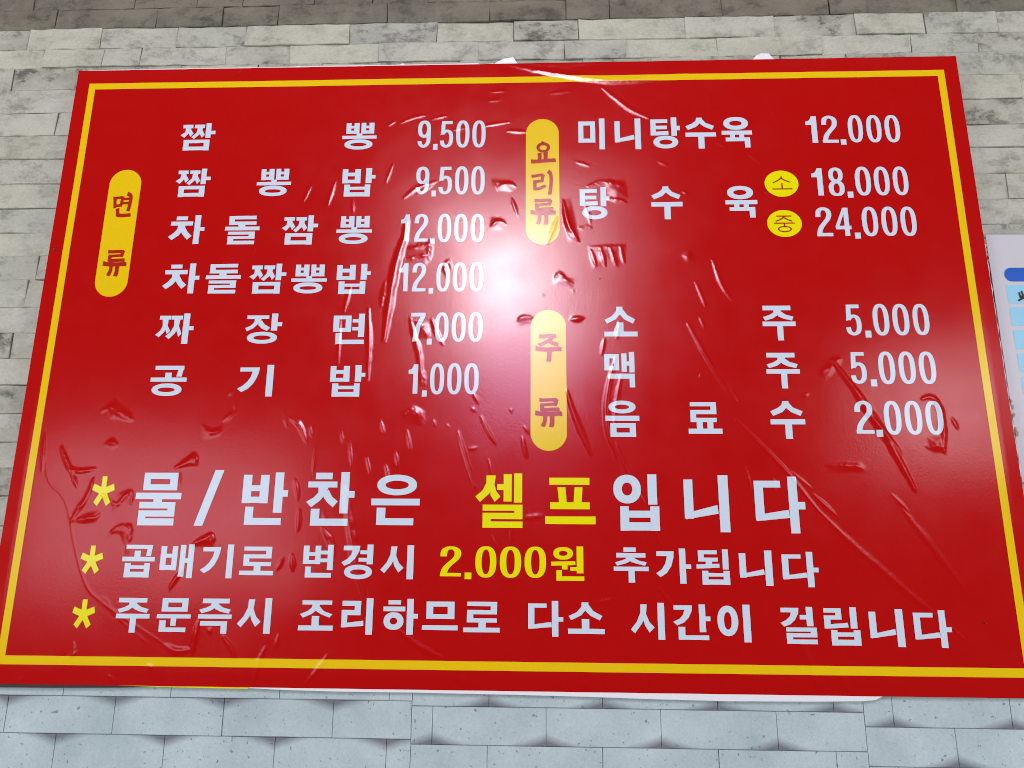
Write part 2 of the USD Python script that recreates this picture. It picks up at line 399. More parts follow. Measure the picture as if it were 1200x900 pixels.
def smooth_line(p, it=3):
    p = np.asarray(p, float)
    for _ in range(it):
        q = 0.75 * p[:-1] + 0.25 * p[1:]; r = 0.25 * p[:-1] + 0.75 * p[1:]
        p = np.vstack([p[:1], np.column_stack([q, r]).reshape(-1, 2), p[-1:]])
    return p
def ST(p, w=10, smooth=True, join=1):
    return LineString(smooth_line(p) if smooth else p).buffer(w / 2, cap_style=2, join_style=join, mitre_limit=4)

G = {}
G['짬'] = J(R(5.5, 5.5, 34.6, 18), R(39, 5.5, 68, 18), P((14, 15), (29, 15), (27, 32), (12, 53), (0, 43), (13, 33)), P((20, 30), (28, 21), (37, 38), (29, 50)),
            P((48, 15), (63, 15), (61, 34), (40, 58), (32, 51), (46, 34)), P((53, 34), (61, 24), (70, 43), (62, 54)), R(72, 0, 87, 55), R(86, 29, 100, 41), FR(11, 61, 86, 99, 27, 73, 70, 86), R(11, 90, 27, 100), R(70, 90, 86, 100))
G['뽕'] = J(BB(11, 49, 25, 34, 0, 11, 20, 29, 41), BB(54.5, 92, 68, 77.5, 0, 11, 20, 29, 41), R(42, 40, 58, 49), R(0, 48, 100, 60), RING(8, 62, 89, 100, 25, 75, 72, 88))
G['밥'] = J(BB(2, 56, 18, 39, 3, 16, 28, 41, 53), R(71.5, 0, 89, 53), R(88, 25, 100, 37), BB(9, 86, 26, 70, 58, 66, 76, 85, 100))
G['차'] = J(R(18.5, 4, 50, 17), R(4, 22, 66, 36), P((25, 34), (46, 34), (41, 50), (29, 70), (11, 86), (0, 75), (14, 62), (24, 48)), P((36, 48), (44, 40), (54, 59), (66, 72), (54, 85), (43, 71), (35, 58)), R(71, 0, 87.5, 100), R(87, 42, 100, 55))
G['돌'] = J(R(10, 0, 89, 12), R(10, 0, 26, 32), R(10, 20, 90, 32), R(38, 31, 58, 39), R(0, 38, 100, 51), RR(10, 88, (56, 66.5, 71.5, 81.5, 88, 100), 17))
G['짜'] = J(R(7, 7.5, 37, 20), R(38.5, 7.5, 68.5, 20), P((15, 19), (31, 19), (30, 42), (22, 62), (10, 78), (0, 70), (12, 56), (17, 40)), P((24, 48), (29, 38), (38, 57), (30, 68)),
            P((46, 19), (62, 19), (60, 42), (51, 66), (37, 84), (27, 75), (40, 60), (47, 42)), P((53, 50), (59, 38), (69, 66), (62, 78)), R(71, 0, 87.5, 100), R(87, 42, 100, 55))
G['장'] = J(R(3, 6, 63, 18), P((24, 17), (43, 17), (38, 30), (22, 49), (5, 59), (0, 48), (15, 40), (24, 28)), P((36, 29), (43, 22), (52, 36), (68, 47), (60, 58), (45, 50), (35, 38)), R(70.5, 0, 87.5, 57), R(87, 29, 100, 42), RING(7, 61, 89, 100, 25, 73, 72, 88))
G['면'] = J(FR(0, 6, 57, 60, 19, 18, 39, 47), R(80, 0, 99, 77), R(61, 18, 81, 29), R(61, 44, 81, 55), R(9, 64, 29, 100), R(9, 86, 100, 100))
G['공'] = J(R(10, 0, 90, 13.5), P((75, 10), (90, 0), (85, 36), (70, 36)), R(39, 23, 57, 41), R(0, 39, 100, 53), RING(6, 58.5, 89, 100, 23, 72, 70, 87))
G['기'] = J(P((4.5, 8), (60, 8), (58, 24), (53, 41), (44, 60), (30, 76), (13, 86), (0, 76), (14, 67), (27, 54), (36, 39), (40, 21), (4.5, 21)), R(81, 0, 100, 100))
G['미'] = J(FR(0, 9, 64, 78, 19, 22, 45, 65), R(79, 0, 100, 100))
G['니'] = J(R(0, 8, 20, 77), P((0, 64), (20, 64), (73, 53), (75, 68), (3, 78)), R(77, 0, 99, 100))
G['탕'] = J(R(0, 6, 58, 18), R(0, 27, 56, 38), P((0, 46), (19, 46), (60, 44), (61, 56), (25, 58), (0, 58)), R(0, 6, 18, 58), R(70, 0, 89, 60), R(88, 28, 100, 42), RING(8, 59.5, 92, 100, 28, 72, 72, 88))
G['수'] = J(P((38, 1), (57, 1), (54, 14), (36, 30), (9, 40), (1, 28), (24, 19), (36, 10)), P((42, 12), (55, 4), (68, 18), (95, 28), (88, 40), (62, 30), (47, 18)), R(0, 48.5, 100, 62), R(41, 61, 61, 100))
G['육'] = J(RING(7, 0, 89, 42, 27, 12.5, 68, 29), R(0, 45, 100, 58), R(27, 57, 43, 68), R(57, 57, 73, 68), R(12, 67, 92, 79), R(74, 67, 92, 100))
G['소'] = J(P((38, 0), (57, 0), (54, 18), (36, 42), (9, 57), (2, 44), (24, 32), (37, 15)), P((42, 15), (56, 6), (70, 28), (94, 43), (87, 57), (62, 43), (46, 24)), R(38, 53, 58, 85), R(0, 84, 100, 100))
G['주'] = J(R(3, 0, 88, 13), P((36, 12), (60, 12), (52, 24), (34, 36), (9, 43), (2, 33), (22, 27), (35, 20)), P((45, 25), (56, 15), (72, 26), (95, 32), (90, 43), (66, 38), (50, 31)), R(0, 46, 100, 59), R(43, 58, 61, 100))
G['맥'] = J(FR(0, 6, 48, 52, 17, 18, 31, 40), R(56, 4, 73, 56), R(72, 27, 82, 39), R(81, 0, 98, 58), R(11, 62, 98, 76), R(81, 62, 98, 100))
G['음'] = J(RING(10, 0, 90, 35, 28, 11, 71, 24), R(0, 42, 100, 56), FR(14, 62, 89, 100, 32, 75, 71, 88))
G['료'] = J(RR(7, 85, (0, 13, 25, 38, 50, 63), 17), R(25, 62, 43, 85), R(56, 62, 74, 85), R(0, 84, 100, 100))
G['물'] = J(FR(14, 0, 89, 33.5, 29, 12, 72, 22), R(0, 38.5, 100, 50.5), R(40, 50, 59, 57), RR(10, 89, (56, 68, 72, 83.5, 87, 100), 16))
G['/'] = P((65, 0), (100, 0), (34, 100), (0, 100))
G['반'] = J(BB(0, 57, 19, 38, 5, 25, 36, 47, 59), R(70, 0, 89, 77), R(88, 34, 100, 46.5), R(9, 66, 27, 100), R(9, 87, 89, 100))
G['찬'] = J(R(17, 1.5, 52, 13.5), R(2, 18, 63, 29), P((24, 28), (45, 28), (40, 41), (28, 54), (11, 66), (0, 56), (15, 48), (24, 39)), P((37, 40), (45, 33), (54, 47), (66, 55), (56, 66), (44, 57), (36, 48)), R(70, 0, 88, 77), R(87, 35.5, 100, 48), R(11, 69, 29, 100), R(11, 87, 89, 100))
G['은'] = J(RING(11, 0, 93, 41, 28, 12, 76, 29), R(0, 48, 100, 61), R(12, 66, 30, 100), R(12, 86.5, 88, 100))
G['셀'] = J(P((23, 4), (43, 4), (40, 22), (30, 37), (10, 53), (0, 43), (15, 32), (23, 18)), P((32, 30), (40, 20), (44, 33), (53, 43), (41, 53), (32, 40)), R(46, 20, 61, 31), R(60, 1.5, 77, 52), R(82, 0, 99, 54), RR(16, 100, (58, 69, 73, 84, 88.5, 100), 17))
G['프'] = J(R(8.5, 0, 89, 15.5), P((25, 20.5), (41, 20.5), (43, 54), (28, 54)), P((59, 20.5), (75, 20.5), (73, 54), (57, 54)), R(10, 53, 89, 68), R(0, 83.5, 100, 100))
G['입'] = J(RING(0, 1, 61, 52, 19, 15, 42, 38), R(76, 0, 96, 54), BB(14, 100, 33, 80, 57, 65, 77, 85, 100))
G['다'] = J(R(0, 7.5, 53, 19.5), R(0, 7.5, 18, 78), P((0, 66), (18, 66), (66, 59), (68, 73), (3, 79)), R(68, 0, 86, 100), R(85, 45, 100, 58))
G['곱'] = J(R(9, 0, 90, 12), P((75, 6), (90, 0), (87, 34), (72, 34)), R(36, 18, 55, 38), R(0, 37, 100, 50.5), BB(10, 87, 28, 70, 56, 63, 74, 83, 100))
G['배'] = J(BB(0, 50, 17, 34, 6, 29, 40, 62, 77), R(58, 2, 74, 96), R(73, 42, 83, 55), R(82, 0, 99, 100))
G['로'] = J(RR(10, 92, (0, 14, 27, 41, 54, 68), 17), R(42, 67, 62, 86), R(0, 85, 100, 100))
G['변'] = J(BB(0, 57, 19, 39, 3, 23, 34, 47, 59), R(80, 0, 99, 77), R(56, 18, 81, 29), R(56, 42, 81, 53), R(9, 67, 28, 100), R(9, 86, 95, 100))
G['경'] = J(P((5, 4), (57, 4), (55, 20), (42, 42), (25, 56), (9, 62), (0, 52), (18, 42), (30, 30), (34, 17), (5, 17)), R(80, 0, 99, 57), R(58, 17, 81, 28), R(54, 39, 81, 50), RING(10, 59, 98, 100, 29, 72, 79, 88))
G['시'] = J(P((30, 4), (49, 4), (46, 30), (33, 57), (12, 83), (0, 73), (18, 52), (29, 28)), P((36, 42), (45, 28), (55, 52), (70, 67), (55, 81), (42, 62)), R(80, 0, 100, 100))
G['원'] = J(RING(7, 2, 67, 39, 24, 13, 50, 28), P((0, 45), (73, 43), (74, 54), (0, 57)), R(33, 53, 50, 67), R(58, 60, 80, 71), R(78, 0, 98, 78), R(16, 69, 33, 100), R(16, 87, 100, 100))
G['추'] = J(R(29, 0, 65, 13), R(8, 16, 92, 29), P((36, 28), (60, 28), (52, 37), (34, 46), (10, 52), (4, 43), (24, 37), (35, 33)), P((46, 37), (58, 30), (74, 38), (95, 42), (90, 52), (66, 46), (52, 42)), R(0, 55, 100, 67), R(42, 66, 60, 100))
G['가'] = J(P((2, 8), (52, 8), (51, 25), (44, 50), (30, 70), (12, 82), (0, 71), (16, 60), (27, 43), (32, 22), (2, 22)), R(67, 0, 85, 100), R(84, 45, 100, 58))
G['됩'] = J(R(6, 3, 64, 14), R(6, 3, 24, 35), R(6, 24, 66, 35), R(29, 34, 48, 43), P((0, 43), (70, 41), (70, 52), (0, 55)), R(80, 0, 98, 57), BB(16, 100, 35, 81, 61, 67, 77, 85, 100))
G['문'] = J(FR(12, 0, 89, 40, 30, 13, 71, 27), R(0, 48, 100, 60), R(42, 59, 58, 82), R(9, 66, 28, 100), R(9, 87, 88, 100))
G['즉'] = J(R(10, 1, 90, 14), P((37, 13), (60, 13), (52, 25), (34, 36), (9, 43), (2, 33), (22, 27), (36, 20)), P((45, 25), (57, 16), (72, 26), (96, 32), (90, 43), (66, 38), (50, 31)), R(0, 46, 100, 58), R(8, 65, 88, 78), R(70, 65, 88, 100))
G['조'] = J(R(8, 0, 94, 14), P((38, 13), (60, 13), (54, 28), (36, 46), (12, 58), (3, 46), (24, 36), (36, 24)), P((46, 28), (57, 18), (72, 36), (97, 46), (88, 57), (64, 46), (50, 36)), R(38, 52, 59, 85), R(0, 83.5, 100, 100))
G['리'] = J(R(3, 8, 61, 22), R(42, 8, 61, 47), R(2, 33, 61, 47), R(2, 33, 20, 80), P((2, 68), (20, 68), (70, 62), (71, 76), (4, 81)), R(78, 0, 99, 100))
G['하'] = J(R(14, 4, 50, 16), R(0, 22, 63, 35), RING(2, 38, 59, 87, 20, 53, 41, 72), R(68, 0, 87, 100), R(86, 42, 100, 55))
G['므'] = J(FR(11, 0, 90, 61, 30, 18, 71, 44), R(0, 83, 100, 100))
G['간'] = J(P((2, 3), (52, 3), (51, 18), (42, 38), (28, 52), (10, 60), (0, 50), (16, 42), (27, 30), (31, 16), (2, 16)), R(70, 0, 87, 78), R(86, 34, 100, 47), R(13, 64, 31, 100), R(13, 87, 94, 100))
G['이'] = J(RING(0, 3, 63, 84, 20, 20, 43, 67), R(78, 0, 100, 100))
G['걸'] = J(P((2, 3), (52, 3), (50, 18), (40, 36), (26, 48), (9, 54), (0, 44), (16, 36), (27, 26), (30, 15), (2, 15)), R(54, 22, 73, 34), R(72, 0, 90, 52), RR(14, 98, (56, 67, 71, 82, 88, 100), 17))
G['립'] = J(R(0, 3, 50, 15), R(33, 3, 50, 33), R(0, 22, 50, 33), R(0, 22, 18, 56), P((0, 45), (18, 45), (66, 41), (68, 53), (2, 57)), R(74, 0, 93, 56), BB(17, 100, 35, 81, 60, 66, 77, 85, 100))
_arm = lambda a: affinity.rotate(R(50, 43, 105, 67), -math.degrees(a), origin=(50, 55))
G['*'] = J(*[_arm(math.radians(d)) for d in (90, 18, 162, 234, 306)])
# digits, drawn narrow (32 wide) with an even pen, stretched when set
G['0'] = EL(50, 50, 50, 50, 2.5, 64).difference(EL(50, 50, 20, 39.5, 2.3, 64))
G['1'] = P((55, 0), (100, 0), (100, 100), (50, 100), (50, 33), (0, 33), (0, 20), (30, 17), (46, 9))
G['2'] = J(ST([(5, 34), (5, 24), (7, 10), (16, 3.5), (25, 10), (27.5, 24), (25, 40), (16, 56), (7.5, 74), (5, 96)], 10), R(0.2, 89, 32, 100))
G['5'] = J(R(4, 0, 30, 11.5), P((4, 0), (13, 0), (11.5, 47), (1.5, 53)), ST([(6, 49), (10, 40), (18, 36), (25, 42), (27.3, 56), (27.3, 72), (25, 88), (16, 96), (7, 90), (5, 78), (5, 73)], 9.6))
G['9'] = J(EL(16, 31.5, 16, 31.5, 2.4).difference(EL(16, 31.5, 6.2, 21, 2.2)), ST([(27.2, 28), (27.2, 60), (26, 84), (16, 97), (7, 90), (5, 80), (5, 75)], 9.6))
G['8'] = J(EL(16, 26, 14.6, 26, 2.3).difference(EL(16, 26, 5.4, 16, 2.1)), EL(16, 73, 16, 27, 2.4).difference(EL(16, 73.5, 6.2, 17.5, 2.2)))
G['4'] = P((17, 0), (28, 0), (28, 64), (32, 64), (32, 76), (28, 76), (28, 100), (18, 100), (18, 76), (0, 76), (0, 64)).difference(P((18.2, 22), (18.2, 64), (8, 64)))
G['7'] = P((0, 0), (32, 0), (32, 12), (22, 45), (16, 100), (4, 100), (10, 50), (21, 13), (0, 13))
G['.'] = R(0, 0, 10, 10)
# brush lettering of the headings: pen strokes with swollen, slightly ragged ends
def BR(p, w0, w1, k=7):
    """A brush stroke: it swells where the brush lands and is cut square where it lifts."""
    from shapely.geometry import Point
    p = np.asarray(p, float); w = 0.66 * (w0 + w1)
    q = smooth_line(p, 2) if len(p) > 2 else p
    body = LineString(q).buffer(w / 2, cap_style=2, join_style=1)
    d = p[1] - p[0]; d = d / np.hypot(*d); n = np.array([-d[1], d[0]])
    e = p[-1] - p[-2]; e = e / np.hypot(*e); m = np.array([-e[1], e[0]])
    a0, b0 = p[0] - d * w * 0.25, p[-1] + e * w * 0.28
    head = Polygon([a0 - n * w * 0.70, a0 + n * w * 0.42, p[0] + d * w * 0.9 + n * w * 0.5, p[0] + d * w * 0.9 - n * w * 0.5])
    tail = Polygon([b0 - m * w * 0.35, b0 + m * w * 0.60, p[-1] - e * w * 0.8 + m * w * 0.5, p[-1] - e * w * 0.8 - m * w * 0.5])
    return unary_union([body, head.buffer(0), tail.buffer(0)]).buffer(0.8).buffer(-0.8)
B = {}
B['면'] = J(BR([(4, 20), (14, 19), (44, 15)], 9, 9), BR([(10, 20), (12, 40), (16, 58)], 12, 10), BR([(16, 53), (45, 50)], 9, 9), BR([(46, 15), (45, 35), (43, 52)], 10, 10),
            BR([(50, 24), (80, 21)], 8, 8), BR([(50, 42), (80, 40)], 8, 8), BR([(70, 2), (88, 8), (86, 40), (82, 72)], 13, 11), BR([(28, 68), (32, 80), (34, 93)], 12, 11), BR([(34, 94), (60, 95), (92, 92)], 11, 12))
B['류'] = J(BR([(18, 6), (50, 5), (80, 4)], 9, 10), BR([(78, 6), (76, 22)], 12, 10), BR([(22, 23), (50, 21), (76, 20)], 8, 8), BR([(24, 22), (26, 40)], 12, 10), BR([(26, 41), (55, 39), (88, 38)], 9, 11),
            BR([(3, 53), (45, 56), (97, 53)], 12, 12), BR([(36, 57), (37, 78), (30, 96)], 12, 11), BR([(62, 57), (64, 80), (62, 97)], 13, 13))
B['요'] = J(EL(50, 26, 28, 24, 2.1).difference(EL(50, 27, 15, 12, 2)), BR([(44, 2), (54, 6)], 8, 8), BR([(34, 56), (36, 72), (35, 88)], 12, 11), BR([(58, 52), (60, 70), (59, 88)], 13, 12), BR([(4, 93), (50, 90), (96, 86)], 12, 14))
B['리'] = J(BR([(5, 22), (28, 18), (52, 15)], 9, 10), BR([(52, 18), (50, 42)], 12, 9), BR([(14, 46), (50, 41)], 9, 9), BR([(16, 46), (18, 74)], 12, 11), BR([(18, 76), (40, 74), (62, 62)], 11, 8), BR([(78, 3), (90, 12), (90, 55), (84, 97)], 14, 10))
B['주'] = J(BR([(18, 10), (50, 7), (76, 6)], 11, 11), BR([(72, 8), (50, 26), (16, 40)], 12, 8), BR([(52, 25), (66, 34), (84, 38)], 9, 13), BR([(3, 54), (45, 58), (97, 54)], 11, 13), BR([(52, 58), (54, 78), (52, 97)], 14, 13))
B['소'] = J(ST([(50, 0), (46, 14), (24, 34), (4, 44)], 7), ST([(47, 10), (60, 26), (92, 42)], 7), R(46, 48, 53, 86), R(0, 84, 100, 92))
B['중'] = J(R(14, 1, 86, 8), ST([(52, 5), (40, 20), (10, 34)], 7), ST([(50, 12), (64, 24), (88, 34)], 7), R(0, 42, 100, 49), R(46.5, 48, 53.5, 66), EL(50, 80, 34, 18).difference(EL(50, 80, 27, 12)))

def norm(g):
    x0, y0, x1, y1 = g.bounds
    return affinity.affine_transform(g, [1 / (x1 - x0), 0, 0, 1 / (y1 - y0), -x0 / (x1 - x0), -y0 / (y1 - y0)])
G = {k: norm(g) for k, g in G.items()}
B = {k: norm(g) for k, g in B.items()}

def set_glyph(g, L, T, Rr, Bb):
    """The glyph in board metres from its box (pixels) in the photograph."""
    cx, cy = (L + Rr) / 2, (T + Bb) / 2
    a, b, c, d = inv([(cx, T), (cx, Bb), (L, cy), (Rr, cy)])
    shear = abs(b[0] - a[0])
    w = d[0] - c[0] - 0.5 * shear; h = b[1] - a[1]
    m = (c[0] + d[0]) / 2; v0 = (a[1] + b[1]) / 2 - h / 2
    return affinity.affine_transform(g, [w, 0, 0, h, m - w / 2, v0])

# ------------------------------------------------------------------ the film's relief: bubbles, folds and creases
W, H = 1.2, 0.8
STEP = 0.0015
nu, nv = int(W / STEP) + 1, int(H / STEP) + 1
gu, gv = np.linspace(0, W, nu), np.linspace(0, H, nv)
UU, VV = np.meshgrid(gu, gv)
HT = np.zeros((nv, nu))

def seg_dist(px, py, line):
    """Distance to a polyline and the place along it (0..1)."""
    best = np.full(px.shape, 1e9); at = np.zeros(px.shape)
    L = np.concatenate([[0], np.cumsum(np.linalg.norm(np.diff(line, axis=0), axis=1))])
    for i in range(len(line) - 1):
        a, b = line[i], line[i + 1]; d = b - a; l2 = max(d @ d, 1e-12)
        t = np.clip(((px - a[0]) * d[0] + (py - a[1]) * d[1]) / l2, 0, 1)
        dist = np.hypot(px - a[0] - t * d[0], py - a[1] - t * d[1])
        m = dist < best
        best = np.where(m, dist, best); at = np.where(m, (L[i] + t * (L[i + 1] - L[i])) / max(L[-1], 1e-9), at)
    return best, at

def ridge(pts, w, h, taper=0.6, crumple=0.0, sharp=1.0, seed=0):
    """A trapped-air ridge along pixel points; w half width and h height in millimetres."""
    global HT
    line = inv(pts) if len(pts) > 1 else np.vstack([inv(pts) - 0.001, inv(pts) + 0.001])
    if len(line) > 2: line = smooth_line(line, 2)
    w, h = w / 1000, h / 1000
    x0, y0 = line.min(0) - w * 1.6; x1, y1 = line.max(0) + w * 1.6
    i0, i1 = np.searchsorted(gu, x0), np.searchsorted(gu, x1); j0, j1 = np.searchsorted(gv, y0), np.searchsorted(gv, y1)
    if i1 <= i0 or j1 <= j0: return
    X, Y = UU[j0:j1, i0:i1], VV[j0:j1, i0:i1]
    wob = (meshkit.noise(np.stack([X * 120, Y * 120, np.full(X.shape, seed + 0.5)], -1), 3) - 0.5)
    d, t = seg_dist(X, Y, line)
    ww = w * (1 - taper * np.abs(2 * t - 1) ** 2) * (1 + 0.5 * wob)
    r_ = np.clip(d / np.maximum(ww, 1e-6), 0, 1)
    q = np.clip((1.02 - np.sqrt(r_ ** 2 + 0.04)) / 0.82, 0, 1)
    q = q ** 1.2
    hh = h * q * (1 - 0.6 * taper * np.abs(2 * t - 1) ** 2)
    if crumple:
        c = meshkit.noise(np.stack([X * 210 + seed, Y * 210, np.full(X.shape, 2.5)], -1), 11)
        hh = hh * (1 - crumple + 2 * crumple * np.abs(2 * c - 1))
    HT[j0:j1, i0:i1] += hh

